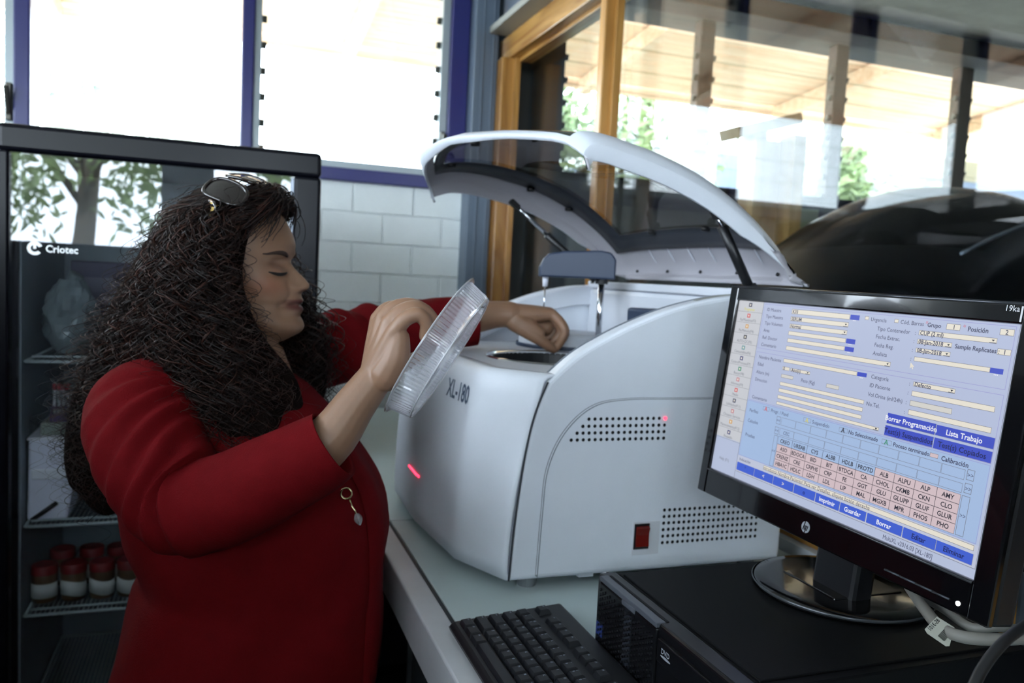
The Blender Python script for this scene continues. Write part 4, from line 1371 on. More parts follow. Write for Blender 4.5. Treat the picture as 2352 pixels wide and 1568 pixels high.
q.build('box_body', mat('reflection_white', rgb(240, 240, 255), 0.6), bx_, bevel=0.006)
MB().box(-0.398, -0.305, 2.044, 2.052, 0.862, 0.886).build('box_ledge', mat('reflection_ledge', rgb(248, 248, 255), 0.6), bx_, bevel=0.003)
MB().box(-0.408, -0.297, 2.048, 2.204, 0.951, 0.958).build('box_lid', MATS['reflection_ledge'], bx_, bevel=0.002)
pn = MB().tube([(-0.395, 2.036, 0.772), (-0.345, 2.036, 0.810)], 0.005, 10).build('reflection_bar', m_blk, smooth=True)  # dark bar of the same reflection, built as a stick
tag(pn, 'black stick standing in for the dark bar in the door reflection', 'probe')
ct = thing('pale_carton', 'small pale carton lying on the white reflection box', 'carton', (-0.35, 2.12, 0.958))
MB().box(-0.385, -0.315, 2.07, 2.17, 0.9585, 0.985).build('carton_body', mat('carton_pale', rgb(140, 150, 140), 0.7), ct, bevel=0.002)
MB().box(-0.384, -0.316, 2.071, 2.169, 0.985, 0.987).build('carton_flap', mat('carton_flap', rgb(160, 168, 156), 0.7), ct)
rk = thing('tube_rack', 'purple rack of small capped tubes on the pale carton', 'rack', (-0.35, 2.12, 0.987))
MB().box(-0.37, -0.325, 2.08, 2.15, 0.9875, 1.005).build('rack_body', mat('rack_purple', rgb(62, 44, 84), 0.5), rk, bevel=0.002)
MB().box(-0.366, -0.329, 2.084, 2.146, 1.018, 1.022).build('rack_plate', MATS['rack_purple'], rk)
for x in (-0.367, -0.330):
    MB().box(x, x+0.002, 2.085, 2.145, 1.005, 1.018).build('rack_leg', MATS['rack_purple'], rk)
names = ('first', 'second', 'third', 'fourth')
for k in range(4):
    x = -0.362+0.0095*k
    tb = thing('sample_tube', 'pink-capped sample tube in the purple rack, %s in line' % names[k], 'tube', (x, 2.10, 1.005), 'tubes in the purple rack')
    MB().lathe([(0.0038, 0.0005), (0.0042, 0.055)], (x, 2.10, 1.005), 10, cap0=True, cap1=True).build('tube_body', clear('tube_clear', (0.9, 0.92, 0.95, 1), white=0.3), tb)
    MB().lathe([(0.0050, 0.055), (0.0050, 0.068), (0.004, 0.070)], (x, 2.10, 1.005), 10, cap0=True, cap1=True).build('tube_cap', mat('cap_pink', rgb(150, 120, 150) if k else rgb(140, 40, 50), 0.5), tb)
rr3 = random.Random(11)
def bag(label, x, y, z, w_, d_, h_, col, nm):
    t = thing('plastic_bag', label, 'bag', (x, y, z), 'bags on the upper cooler shelf')
    rows_ = []
    for i in range(11):
        s = i/10
        prof_ = math.sin(math.pi*min(1, 0.12+0.80*s))**0.6
        rows_.append([(x+w_*prof_*math.cos(a)*(1+0.16*math.sin(5*a+i*1.3)+rr3.uniform(-.08, .08)), y+d_*prof_*math.sin(a)*(1+0.12*math.cos(4*a+i)+rr3.uniform(-.05, .05)), z+h_*s) for a in [2*math.pi*k/22 for k in range(22)]])
    q = MB().grid(rows_, cv=True)
    q.build('bag_body', mat('bag_'+nm, col, 0.25, var=0.15, vscale=25), t)
    MB().tube([(x, y, z+h_*0.96), (x+0.012, y-0.004, z+h_*1.08)], [0.012, 0.018], 9).build('bag_knot', MATS['bag_'+nm], t)
bag('crumpled pale plastic bag at the end of the upper cooler shelf', -0.335, 2.14, 1.146, 0.055, 0.07, 0.17, rgb(120, 130, 132), 'pale')
bag('crumpled blue-grey plastic bag in the middle of the upper cooler shelf', -0.205, 2.16, 1.146, 0.062, 0.08, 0.15, rgb(104, 118, 128), 'blue')
bag('dim plastic bag on the upper shelf behind the woman head', -0.05, 2.2, 1.146, 0.07, 0.08, 0.16, rgb(90, 98, 104), 'dim')
ct2 = thing('reagent_carton', 'dark mauve carton at the back of the upper cooler shelf', 'carton', (-0.27, 2.33, 1.14))
MB().box(-0.36, -0.20, 2.28, 2.40, 1.141, 1.36).build('carton_body', mat('carton_mauve', rgb(76, 72, 92), 0.6), ct2, bevel=0.003)
MB().box(-0.35, -0.21, 2.278, 2.281, 1.24, 1.32).build('carton_label', mat('carton_label', rgb(104, 102, 116), 0.6), ct2)
# ------------------------------------------------------------------ woman
per = thing('person', 'woman with long dark curly hair in a red blazer reaching into the analyzer', 'person', (0.02, 1.28, 0))
Zv = Vector((0, 0, 1))
def interp(tab, x):
    xs = [t[0] for t in tab]
    ys = [t[1] for t in tab]
    return float(np.interp(x, xs, ys))
def smooth_tab(tab, n=5):
    t = sorted(tab)
    return sorted(arc_pts(t, n))
# ---- head: stacked outlines with the measured profile, millimetres, x forward, z up
T_FRONT = smooth_tab([(-112, 78), (-106, 89), (-98, 103), (-92, 109), (-85, 110.5), (-78, 108), (-72, 105.5), (-66, 106.5), (-59, 107), (-54, 105), (-47.4, 107.5), (-42, 105), (-36.8, 103), (-28, 100), (-16, 95), (-3, 90), (10.5, 87), (20, 88.5), (29.6, 90.7), (41, 91.5), (60, 84), (79.5, 72), (99, 50), (108, 25), (113, 0)])
T_BACK = [(-112, 46), (-104, 20), (-90, -8), (-70, -42), (-40, -78), (0, -97), (40, -97), (80, -80), (99, -56), (108, -32), (113, -10)]
T_WID = smooth_tab([(-112, 14), (-106, 28), (-97, 40), (-82, 50), (-60, 58), (-40, 63), (-20, 68), (0, 71), (20, 73), (40, 73), (60, 69), (80, 60), (95, 46), (105, 30), (113, 4)])
NOSE = smooth_tab([(-40, 0), (-36, 2), (-32, 8.5), (-28.8, 15.5), (-25, 19.5), (-22, 20.5), (-16, 18.5), (-9, 14), (-3, 9.5), (4, 4.5), (10.5, 1), (16, 0)])
NW = [(-36, 9), (-28, 10), (-20, 9), (-8, 7.5), (10, 7)]
def gs(a, s):
    return math.exp(-(a/s)**2)
def head_dx(y, z, x):
    if x < 25:
        return 0.0
    ay = abs(y)
    d = 0.0
    if -42 < z < 18:
        d += max(0.0, interp(NOSE, z))*math.exp(-abs(y/interp(NW, z))**2.6)
    d += 9.0*gs(ay-13, 5.5)*gs(z+28, 6.5)           # nostril wings
    d -= 3.0*gs(ay-21.5, 3.5)*gs(z+26, 8)
    d -= 10.0*gs(ay-27, 15)*gs(z-7, 9)                    # eye socket
    d += 7.5*gs(ay-31, 12)*gs(z+1, 7.0)                  # lowered lid over the eye
    d -= 3.0*gs(ay-31, 13)*gs(z+10.5, 3)                   # under-eye crease
    d += 3.4*gs(ay-28, 18)*gs(z-23, 6)                   # brow ridge
    d += 3.5*gs(ay-45, 16)*gs(z+24, 17)                  # cheek
    d -= 3.4*math.exp(-((ay-(16+(-30-z)*0.55))/3.2)**2)*(1 if -62 < z < -28 else 0)*gs(z+45, 18)   # fold from nose to mouth
    d -= 4.0*gs(z+53+0.14*ay, 2.0)*(1 if ay < 29 else gs(ay-29, 3))   # mouth line
    d += 1.2*gs(ay, 18)*gs(z+47.5, 3.4)+2.0*gs(ay, 17)*gs(z+60, 4.2)         # lips
    d -= 2.6*gs(ay, 18)*gs(z+70.5, 4)                      # under the lower lip
    d -= 3.5*gs(ay-30, 7)*gs(z+72, 12)
    d -= 5.0*gs(z+54, 13)*min(1.0, (ay/27)**2)*gs(max(0, ay-30), 10)
    return d
def head_xc(xf, xb, z):
    f = min(1.0, max(0.0, (-45-z)/40))
    f = f*f*(3-2*f)
    return -4.0*(1-f)+((xf+xb)/2-8)*f
def head_ring(z, n=170):
    xf, xb, w_ = interp(T_FRONT, z), interp(T_BACK, z), interp(T_WID, z)
    xc = head_xc(xf, xb, z)
    out = []
    for k in range(n):
        s = k/n*2-1
        th = math.pi*(0.55*s+0.45*s**3)                  # denser at the front
        c_, s_ = math.cos(th), math.sin(th)
        a = (xf-xc) if c_ > 0 else (xc-xb)
        e_ = 1.95 if c_ > 0 else 2.0
        rr_ = (abs(c_)**e_+abs(s_)**e_)**(-1/e_)
        x, y = xc+a*rr_*c_, w_*rr_*s_
        out.append((x+head_dx(y, z, x), y, z))
    return out
def head_x(y, z):
    """front surface of the head at y, z"""
    xf, w_ = interp(T_FRONT, z), interp(T_WID, z)
    xb = interp(T_BACK, z)
    xc = head_xc(xf, xb, z)
    x = xc+(xf-xc)*(max(0.0, 1-abs(y/w_)**1.95))**(1/1.95)
    return x+head_dx(y, z, x)
HO = P(540, 612, 1.25)
ha = math.radians(-23)
HF = Vector((math.cos(ha), math.sin(ha), 0))
HL = Zv.cross(HF)
def HP(x, y, z):
    return HO+HF*(x/1000)+HL*(y/1000)+Zv*(z/1000)
body = MB()
zs = [-112+225*k/128 for k in range(129)]
hrows = [[HP(*p) for p in head_ring(z)] for z in zs]
k0 = len(body.v)
body.grid(hrows, cv=True)
nr = len(hrows[0])
body.add([HP(62, 0, -113.5)], [])
body.add([HP(-5, 0, 114)], [])
body.f += [(k0+j, k0+(j+1) % nr, k0+len(zs)*nr) for j in range(nr)]
body.f += [(k0+(len(zs)-1)*nr+j, k0+(len(zs)-1)*nr+(j+1) % nr, k0+len(zs)*nr+1) for j in range(nr)]
body.mi += [0]*(2*nr)
def limb(chain, n=16, flat=1.0, ref=None, sub=4):
    """tapered rounded limb through (point, radius) pairs"""
    pts = [tuple(p)+(r,) for p, r in chain]
    q = arc_pts(pts, sub)
    p3 = [Vector(a[:3]) for a in q]
    r3 = [a[3] for a in q]
    # rounded ends
    d0, d1 = (p3[0]-p3[1]).normalized(), (p3[-1]-p3[-2]).normalized()
    pre = [(p3[0]+d0*r3[0]*math.sin(t), r3[0]*math.cos(t)) for t in (1.45, 1.0, 0.5)]
    post_ = [(p3[-1]+d1*r3[-1]*math.sin(t), r3[-1]*math.cos(t)) for t in (0.5, 1.0, 1.45)]
    allp = [a for a, _ in pre]+p3+[a for a, _ in post_]
    allr = [b for _, b in pre]+r3+[b for _, b in post_]
    body.tube(allp, allr, n, flat=flat, ref=ref)
# neck and trunk under the clothes
limb([(HP(-8, 0, -60), 0.056), (HP(-22, 0, -120), 0.054), (HP(-45, 0, -180), 0.062)], 20)
limb([(HP(52, 0, -96), 0.026), (HP(25, 0, -118), 0.036), (HP(0, 0, -150), 0.045)], 20)
CH = P(520, 960, 1.23)
limb([(CH+Vector((0, 0, 0.05)), 0.10), (CH+Vector((0.02, 0, -0.10)), 0.135), (CH+Vector((0.04, 0, -0.28)), 0.14), (CH+Vector((0.03, 0, -0.45)), 0.15)], 24)
SHN, SHF = P(345, 935, 1.09), P(600, 850, 1.40)
limb([(SHN, 0.050), ((SHN+SHF)/2+Vector((-0.02, 0, 0.02)), 0.07), (SHF, 0.050)], 16)
PEL = CH+Vector((0.03, 0, -0.47))
for sy in (-1, 1):
    limb([(PEL+Vector((0, 0.085*sy, 0)), 0.10), (Vector((PEL.x+0.01, PEL.y+0.09*sy, 0.46)), 0.062), (Vector((PEL.x, PEL.y+0.09*sy, 0.09)), 0.042), (Vector((PEL.x+0.02, PEL.y+0.09*sy, 0.045)), 0.04), (Vector((PEL.x+0.13, PEL.y+0.10*sy, 0.035)), 0.03)], 14)
# near arm, raised, forearm bare from the cuff
ELN, WRN = P(425, 1165, 1.00), P(862, 868, 1.005)
limb([(SHN, 0.052), ((SHN+ELN)/2, 0.050), (ELN, 0.043)], 16)
limb([(ELN, 0.043), (P(600, 1110, .99), 0.041), (P(745, 1020, .99), 0.0325), (P(815, 930, .998), 0.026), (WRN, 0.0225)], 18)
def finger(pts, rads):
    limb([(P(*p), r*0.89) for p, r in zip(pts, rads)], 12, sub=5)
# hand on the tray
for m in ((906, 762, .985), (893, 742, 1.0), (880, 730, 1.018), (868, 733, 1.035)):
    limb([(WRN, 0.0205), ((WRN+P(*m))/2, 0.0155), (P(*m), 0.0106)], 12)
limb([(P(885, 862, .995), 0.021), (P(908, 820, .99), 0.0185), (P(915, 778, .988), 0.0145)], 12)
limb([(P(868, 850, 1.02), 0.020), (P(868, 790, 1.025), 0.0165), (P(872, 750, 1.025), 0.013)], 12)
finger([(906, 762, .985), (930, 733, .983), (960, 722, .984), (978, 742, .988), (974, 772, .992)], (.0120, .0112, .0108, .0092, .0074))
finger([(893, 742, 1.0), (922, 715, 1.0), (957, 706, 1.003), (985, 722, 1.01), (1004, 746, 1.017)], (.0120, .0112, .0104, .0092, .0076))
finger([(880, 730, 1.018), (908, 706, 1.02), (945, 700, 1.025), (980, 715, 1.03), (1002, 742, 1.034)], (.0118, .011, .0102, .009, .0076))
finger([(868, 733, 1.035), (888, 710, 1.04), (920, 705, 1.047), (955, 720, 1.052), (985, 752, 1.052)], (.0115, .0108, .010, .009, .0076))
finger([(885, 858, 1.02), (912, 842, 1.035), (936, 832, 1.043), (962, 818, 1.045)], (.0165, .0135, .0115, .009))
limb([(P(1200, 735, 1.59), 0.024), (P(1235, 745, 1.60), 0.022), (P(1252, 752, 1.60), 0.016)], 12)
# far arm reaching into the analyzer
ELF, WRF = P(800, 790, 1.49), P(1172, 722, 1.565)
limb([(SHF, 0.052), ((SHF+ELF)/2, 0.048), (ELF, 0.042)], 16)
limb([(ELF, 0.042), (P(960, 750, 1.52), 0.038), (P(1085, 730, 1.545), 0.031), (P(1140, 722, 1.56), 0.0265), (WRF, 0.0255)], 18)
KN = [(1268, 722, 1.575), (1262, 718, 1.598), (1252, 718, 1.620), (1240, 724, 1.640)]
for m in KN:
    limb([(WRF, 0.023), ((WRF+P(*m))/2, 0.0180), (P(*m), 0.0114)], 12)
limb([(P(1185, 738, 1.56), 0.021), (P(1215, 752, 1.56), 0.017), (P(1238, 765, 1.562), 0.013)], 12)
finger([KN[0], (1288, 742, 1.57), (1297, 762, 1.568), (1287, 786, 1.572), (1275, 802, 1.578)], (.0128, .0118, .0110, .0095, .0080))
finger([KN[1], (1284, 744, 1.592), (1288, 766, 1.590), (1268, 786, 1.592), (1254, 796, 1.594)], (.0126, .0116, .0106, .0094, .0080))
finger([KN[2], (1272, 746, 1.614), (1272, 768, 1.612), (1252, 780, 1.608), (1236, 776, 1.604)], (.0122, .0112, .0102, .009, .0078))
finger([KN[3], (1256, 750, 1.632), (1254, 768, 1.628), (1236, 778, 1.622), (1222, 772, 1.618)], (.0115, .0105, .0096, .0086, .0074))
finger([(1182, 742, 1.556), (1214, 764, 1.556), (1242, 782, 1.560), (1262, 796, 1.568), (1272, 803, 1.574)], (.0185, .0150, .0125, .0108, .0085))
bo = body.build('body_source', None, None, fix=False)
rm = bo.modifiers.new('join', 'REMESH')
rm.mode = 'VOXEL'
rm.voxel_size = 0.0020
sm = bo.modifiers.new('soft', 'SMOOTH')
sm.factor = 0.5
sm.iterations = 2
dg = bpy.context.evaluated_depsgraph_get()
bme_ = bpy.data.meshes.new_from_object(bo.evaluated_get(dg), depsgraph=dg)
bpy.data.objects.remove(bo)
bme_.name = 'body'
bme_.materials.clear()
nv = len(bme_.vertices)
co_ = np.empty(nv*3)
bme_.vertices.foreach_get('co', co_)
co_ = co_.reshape(-1, 3)
rel = (co_-np.array(HO))*1000
hx, hy, hz = rel@np.array(HF), rel@np.array(HL), rel[:, 2]
colr = np.tile(np.array(rgb(142, 108, 85)[:3]), (nv, 1))
def paint(mask, c_):
    m = np.clip(mask, 0, 1)[:, None]
    colr[:] = colr*(1-m)+np.array(rgb(*c_)[:3])*m
ay_ = np.abs(hy)
front = (hx > 30)
paint(0.55*np.exp(-((ay_-48)/16)**2-((hz+26)/16)**2)*front, (158, 92, 66))          # cheeks
lipu = np.exp(-np.abs((hz+48.5+0.05*ay_)/4.2)**4)*np.exp(-np.abs(ay_/27)**6)
lipl = np.exp(-np.abs((hz+58.5-0.10*ay_)/5.6)**4)*np.exp(-np.abs(ay_/26)**6)
paint(0.9*np.maximum(lipu, lipl)*(hx > 60), (86, 34, 34))                            # lips
paint(0.45*np.exp(-((ay_-31)/14)**2-((hz-3)/7)**2)*(hx > 45), (112, 78, 70))          # eyelid make-up
paint(0.5*(hz < -60)*np.clip((-60-hz)/30, 0, 1)*0, (150, 110, 86))
at = bme_.color_attributes.new('tone', 'FLOAT_COLOR', 'POINT')
at.data.foreach_set('color', np.concatenate([colr, np.ones((nv, 1))], axis=1).ravel())
bme_.polygons.foreach_set('use_smooth', [True]*len(bme_.polygons))
m_skin = bpy.data.materials.new('skin')
m_skin.use_nodes = True
nt = m_skin.node_tree
b = nt.nodes['Principled BSDF']
va = nt.nodes.new('ShaderNodeVertexColor')
va.layer_name = 'tone'
nz = nt.nodes.new('ShaderNodeTexNoise')
nz.inputs['Scale'].default_value = 90
nz.inputs['Detail'].default_value = 6
bp_ = nt.nodes.new('ShaderNodeBump')
bp_.inputs['Strength'].default_value = 0.25
bp_.inputs['Distance'].default_value = 0.0015
mxn = nt.nodes.new('ShaderNodeMix')
mxn.data_type = 'RGBA'
mxn.blend_type = 'MULTIPLY'
mxn.inputs['Factor'].default_value = 0.12
nt.links.new(va.outputs['Color'], mxn.inputs['A'])
nt.links.new(nz.outputs['Fac'], mxn.inputs['B'])
nt.links.new(mxn.outputs['Result'], b.inputs['Base Color'])
nt.links.new(nz.outputs['Fac'], bp_.inputs['Height'])
nt.links.new(bp_.outputs['Normal'], b.inputs['Normal'])
b.inputs['Roughness'].default_value = 0.48
b.inputs['Subsurface Weight'].default_value = 0.12
b.inputs['Subsurface Radius'].default_value = (0.010, 0.004, 0.002)
b.inputs['Subsurface Scale'].default_value = 0.6
link('body', bme_, m_skin, per)
# lashes and brows
m_lash = mat('lash_black', rgb(16, 12, 12), 0.5)
m_brow = mat('brow_dark', rgb(52, 36, 30), 0.7)
for sy in (-1, 1):
    pts = []
    for k in range(9):
        y = (19+27*k/8)*sy
        z = -4.5-3.2*math.sin(math.pi*k/8)-0.8*k/8
        pts.append(HP(head_x(y, z)+1.6, y, z))
    MB().tube(pts, [0.0008, 0.0018, 0.0023, 0.0025, 0.0026, 0.0025, 0.0023, 0.0018, 0.0008], 8, flat=0.8).build('eyelashes', m_lash, per, smooth=True)
    pts = []
    for k in range(9):
        y = (15+36*k/8)*sy
        z = 20+6*math.sin(math.pi*min(1, k/8*1.15)*0.75)-3*k/8
        pts.append(HP(head_x(y, z)+0.2, y, z))
    MB().tube(pts, [0.0026, 0.0036, 0.0040, 0.0038, 0.0034, 0.0029, 0.0023, 0.0016, 0.0008], 8, flat=0.55).build('eyebrow', m_brow, per, smooth=True)

# ------------------------------------------------------------------ blazer
def cloth_mat(name, col, rough=0.85):
    m = mat(name, col, rough, spec=0.12, var=0.08, vscale=40, bump=0.35, bscale=500)
    return m
m_red = cloth_mat('red_wool', rgb(98, 9, 15))
m_redl = cloth_mat('red_lining', rgb(70, 8, 14))
bl = MB()
ringd = [(846, 440, 650, 0.085), (872, 390, 700, 0.135), (908, 320, 745, 0.175), (955, 268, 790, 0.195), (1010, 256, 832, 0.205), (1080, 268, 872, 0.205), (1150, 284, 890, 0.205), (1220, 300, 888, 0.200), (1300, 330, 880, 0.190), (1345, 314, 878, 0.195), (1450, 288, 872, 0.205), (1568, 258, 858, 0.215), (1720, 236, 850, 0.22)]
ringd = arc_pts(ringd, 4)
rows_j = []
NB = 72
for k, (py, xl, xr, hy_) in enumerate(ringd):
    d0 = 1.245
    a, c_ = P(xl, py, d0), P(xr, py, d0)
    ce = (a+c_)/2
    ce.z += 0.0
    hxv = Vector((((c_-a).x)/2, ((c_-a).y)/2*0.3, 0))
    r = []
    for j in range(NB):
        th = 2*math.pi*j/NB
        cs, sn = math.cos(th), math.sin(th)
        q = (abs(cs)**2.5+abs(sn)**2.5)**(-1/2.5)
        s_ = k/len(ringd)
        wr = 1+0.012*math.sin(9*th+4*s_*6)*min(1, s_*2)+0.010*math.sin(5*th-9*s_)
        p = ce+hxv*(cs*q*wr)+Vector((0, hy_*sn*q*wr, 0))
        r.append(p)
    rows_j.append(r)
bl.grid(rows_j, cv=True)
jb = bl.build('blazer', m_red, per, smooth=True, solid=0.003)
jb['label'] = 'red wool blazer'
def sleeve(path, seed, name, folds, T0):
    rr_ = random.Random(seed)
    q = arc_pts([tuple(P(*p[:3]))+(p[3],) for p in path], 12)
    n = len(q)
    pts = [Vector(a[:3]) for a in q]
    rows_ = []
    prev = Zv
    for i, a in enumerate(q):
        t = (pts[min(i+1, n-1)]-pts[max(i-1, 0)]).normalized()
        u_ = (prev-t*prev.dot(t)).normalized()
        v_ = t.cross(u_)
        prev = u_
        s = i/(n-1)
        r = []
        T1 = (T0-t*T0.dot(t)).normalized()
        T2 = t.cross(T1)
        for j in range(64):
            th = 2*math.pi*j/64
            w_ = 1.0
            rd = u_*math.cos(th)+v_*math.sin(th)
            ca, sa = rd.dot(T1), rd.dot(T2)
            if ca > -0.3:
                for (s0, sw, amp, tw) in folds:
                    w_ += amp*math.exp(-((s-s0-tw*sa+0.03*sa*sa)/sw)**2)*((ca+0.3)/1.3)**1.5
            w_ += 0.012*math.sin(3*th+s*14+seed)+0.008*math.sin(2*th-s*31)
            r.append(pts[i]+(u_*math.cos(th)+v_*math.sin(th))*(a[3]*w_))
        rows_.append(r)
    # turn the cuff in
    t = (pts[-1]-pts[-2]).normalized()
    rows_.append([pts[-1]+(p-pts[-1])*0.90-t*0.004 for p in rows_[-1]])
    rows_.append([pts[-1]+(p-pts[-1])*0.93-t*0.035 for p in rows_[-2]])
    return MB().grid(rows_, cv=True).build('sleeve', m_red, jb, smooth=True, fix=True)
fn = [(0.17, .016, .05, .06), (0.21, .014, -.06, .07), (0.25, .016, .07, .08), (0.295, .013, -.07, .09), (0.335, .015, .08, .09), (0.375, .012, -.08, .09), (0.41, .013, .09, .08), (0.445, .011, -.09, .08), (0.475, .012, .11, .07), (0.505, .010, -.11, .06), (0.535, .011, .12, .05), (0.562, .009, -.12, .04), (0.59, .012, .09, .03), (0.63, .012, -.05, .02), (0.70, .03, .03, .10), (0.80, .03, -.02, -.08)]
sleeve([(392, 878, 1.135, .026), (356, 900, 1.11, .054), (330, 945, 1.08, .070), (338, 1010, 1.05, .073), (372, 1090, 1.02, .068), (425, 1160, 1.00, .061), (520, 1148, .99, .057), (640, 1090, .985, .053), (725, 1045, .985, .0485), (768, 1018, .985, .0450)], 1, 'near', fn, (-fwd+rgt*0.45-upv*0.1).normalized())
ff = [(0.33, .03, .08, .06), (0.40, .02, -.08, .05), (0.47, .022, .11, .05), (0.54, .018, -.10, .05), (0.60, .02, .12, .04), (0.66, .018, -.10, .04), (0.73, .02, .09, .05), (0.82, .03, -.04, .05)]
sleeve([(560, 830, 1.38, .04), (600, 830, 1.40, .070), (680, 815, 1.43, .070), (780, 798, 1.465, .066), (860, 778, 1.49, .062), (940, 757, 1.51, .056), (1020, 744, 1.53, .051), (1092, 738, 1.545, .046)], 2, 'far', ff, (-fwd*0.6+upv*0.8).normalized())
# lapel edge down the front of the blazer
rows_l = []
for k in range(10, len(rows_j)-6):
    c0_, c1_ = rows_j[k][NB-9], rows_j[k][NB-5]
    ce = sum((Vector(p) for p in rows_j[k]), Vector())/NB
    o0, o1 = (c0_-ce).normalized(), (c1_-ce).normalized()
    rows_l.append([c0_+o0*0.003, c0_*0.5+c1_*0.5+(o0+o1)*0.005, c1_+o1*0.003])
MB().grid(rows_l).build('front_edge', m_red, jb, smooth=True, solid=0.002)
# trousers and shoes
m_tr = cloth_mat('dark_trousers', rgb(18, 16, 18))
tr = MB()
for sy in (-1, 1):
    tr.tube([PEL+Vector((0, 0.085*sy, 0.06)), PEL+Vector((0, 0.09*sy, -0.06)), Vector((PEL.x+0.01, PEL.y+0.095*sy, 0.46)), Vector((PEL.x, PEL.y+0.095*sy, 0.06))], [0.115, 0.118, 0.085, 0.075], 20)
tr.build('trousers', m_tr, per, smooth=True)
for sy in (-1, 1):
    sx, sy_ = PEL.x, PEL.y+0.095*sy
    rows_s = [[(sx-0.06+0.24*i/9, sy_+0.042*math.sin(math.pi*min(1, .25+.6*i/9))*math.cos(a), max(0.001, 0.035+(0.035-0.02*i/9)*math.sin(a))) for a in [2*math.pi*k/14 for k in range(14)]] for i in range(10)]
    MB().grid(rows_s, cv=True).build('shoe', m_blk, per, smooth=True)
# ------------------------------------------------------------------ hair
rh = random.Random(21)
G = {
 'a': [(606, 448, 1.235), (560, 490, 1.190), (530, 570, 1.170), (522, 650, 1.160), (545, 740, 1.15), (590, 820, 1.15), (640, 880, 1.15), (655, 950, 1.14), (630, 1020, 1.13)],
 'b': [(585, 440, 1.235), (525, 500, 1.170), (495, 610, 1.15), (500, 720, 1.14), (550, 820, 1.125), (580, 910, 1.115), (600, 980, 1.105), (590, 1035, 1.10)],
 'c': [(550, 436, 1.24), (480, 520, 1.165), (455, 640, 1.145), (455, 750, 1.13), (475, 840, 1.12), (510, 920, 1.105), (545, 980, 1.095), (565, 1020, 1.09)],
 'd': [(520, 434, 1.245), (435, 530, 1.18), (400, 650, 1.16), (385, 750, 1.145), (385, 820, 1.14), (410, 870, 1.125), (450, 920, 1.11), (490, 960, 1.10)],
 'e': [(500, 436, 1.25), (405, 545, 1.205), (360, 670, 1.185), (325, 770, 1.175), (290, 850, 1.18), (250, 930, 1.20), (228, 1020, 1.22), (240, 1110, 1.23), (262, 1180, 1.23)],
 'f': [(480, 440, 1.27), (385, 560, 1.25), (330, 690, 1.225), (285, 790, 1.215), (245, 880, 1.215), (215, 970, 1.22), (205, 1060, 1.23), (225, 1140, 1.23)],
 'g': [(490, 440, 1.30), (390, 570, 1.29), (330, 700, 1.275), (280, 800, 1.265), (235, 890, 1.26), (210, 980, 1.26), (215, 1070, 1.26), (245, 1140, 1.26)],
 'h': [(560, 440, 1.29), (560, 540, 1.34), (580, 650, 1.345), (620, 750, 1.335), (655, 840, 1.32), (665, 920, 1.30), (645, 1000, 1.27)],
 'i': [(600, 450, 1.285), (622, 540, 1.335), (640, 640, 1.345), (675, 710, 1.34), (712, 770, 1.335), (722, 850, 1.325), (705, 930, 1.305), (670, 1000, 1.28)],
}
GP = {k: [P(*p) for p in v] for k, v in G.items()}
def gpath(k, n):
    q = arc_pts([tuple(p) for p in GP[k]], 8)
    idx = [i*(len(q)-1)/(n-1) for i in range(n)]
    out = []
    for t in idx:
        i = min(int(t), len(q)-2)
        f = t-i
        out.append(Vector(q[i])*(1-f)+Vector(q[i+1])*f)
    return out
# dark core of the hair, one joined mass
hb = MB()
# cap over the skull
def cap_ring(z, off):
    return [HP(*p) for p in head_ring(z, 60)]
for k, (r0, r1, r2) in {'a': (.012, .022, .030), 'b': (.014, .030, .034), 'c': (.014, .034, .034), 'd': (.016, .036, .030), 'e': (.018, .040, .032), 'f': (.018, .042, .034), 'g': (.02, .042, .034), 'h': (.014, .030, .034), 'i': (.012, .018, .028)}.items():
    pth = gpath(k, 14)
    rad = [r0+(r1-r0)*min(1, i/4) if i < 5 else r1+(r2-r1)*(i-4)/9 for i in range(14)]
    rad[-1] *= 0.5
    hb.tube(pth, rad, 12)
# scalp cover: skull shape swollen, behind the hairline
rows_c = []
for i in range(26):
    z = -40+152*i/25
    rows_c.append([])
    for p in head_ring(z, 64):
        x, y, zz = p
        rad_ = math.hypot(x+4, y)
        gx, gy = (x+4)/max(rad_, 1e-6), y/max(rad_, 1e-6)
        hl = 24 if zz < 40 else 24+(zz-40)*0.70            # hairline: how far forward hair reaches
        off = 12 if x < hl-12 else (12*(hl+6-x)/18 if x < hl+6 else -8)
        rows_c[-1].append(HP(x+gx*off, y+gy*off, zz+(off*0.8 if zz > 80 else 0)))
k0 = len(hb.v)
hb.grid(rows_c, cv=True)
hb.add([HP(-5, 0, 122)], [])
nr = 64
hb.f += [(k0+25*nr+j, k0+25*nr+(j+1) % nr, k0+26*nr) for j in range(nr)]
hb.f.append(tuple(k0+j for j in range(nr))[::-1])
hb.mi += [0]*(nr+1)
ho = hb.build('hair_source', None, None, fix=False)
rm = ho.modifiers.new('join', 'REMESH')
rm.mode = 'VOXEL'
rm.voxel_size = 0.006
sm = ho.modifiers.new('soft', 'SMOOTH')
sm.iterations = 12
dg = bpy.context.evaluated_depsgraph_get()
hme = bpy.data.meshes.new_from_object(ho.evaluated_get(dg), depsgraph=dg)
bpy.data.objects.remove(ho)
hme.materials.clear()
hme.polygons.foreach_set('use_smooth', [True]*len(hme.polygons))
m_hair = mat('hair_dark_brown', rgb(20, 13, 11), 0.8, spec=0.05, var=0.3, vscale=30, bump=0.8, bscale=160)
hob = link('hair', hme, m_hair, per)
hob['label'] = 'long dark brown curly hair'
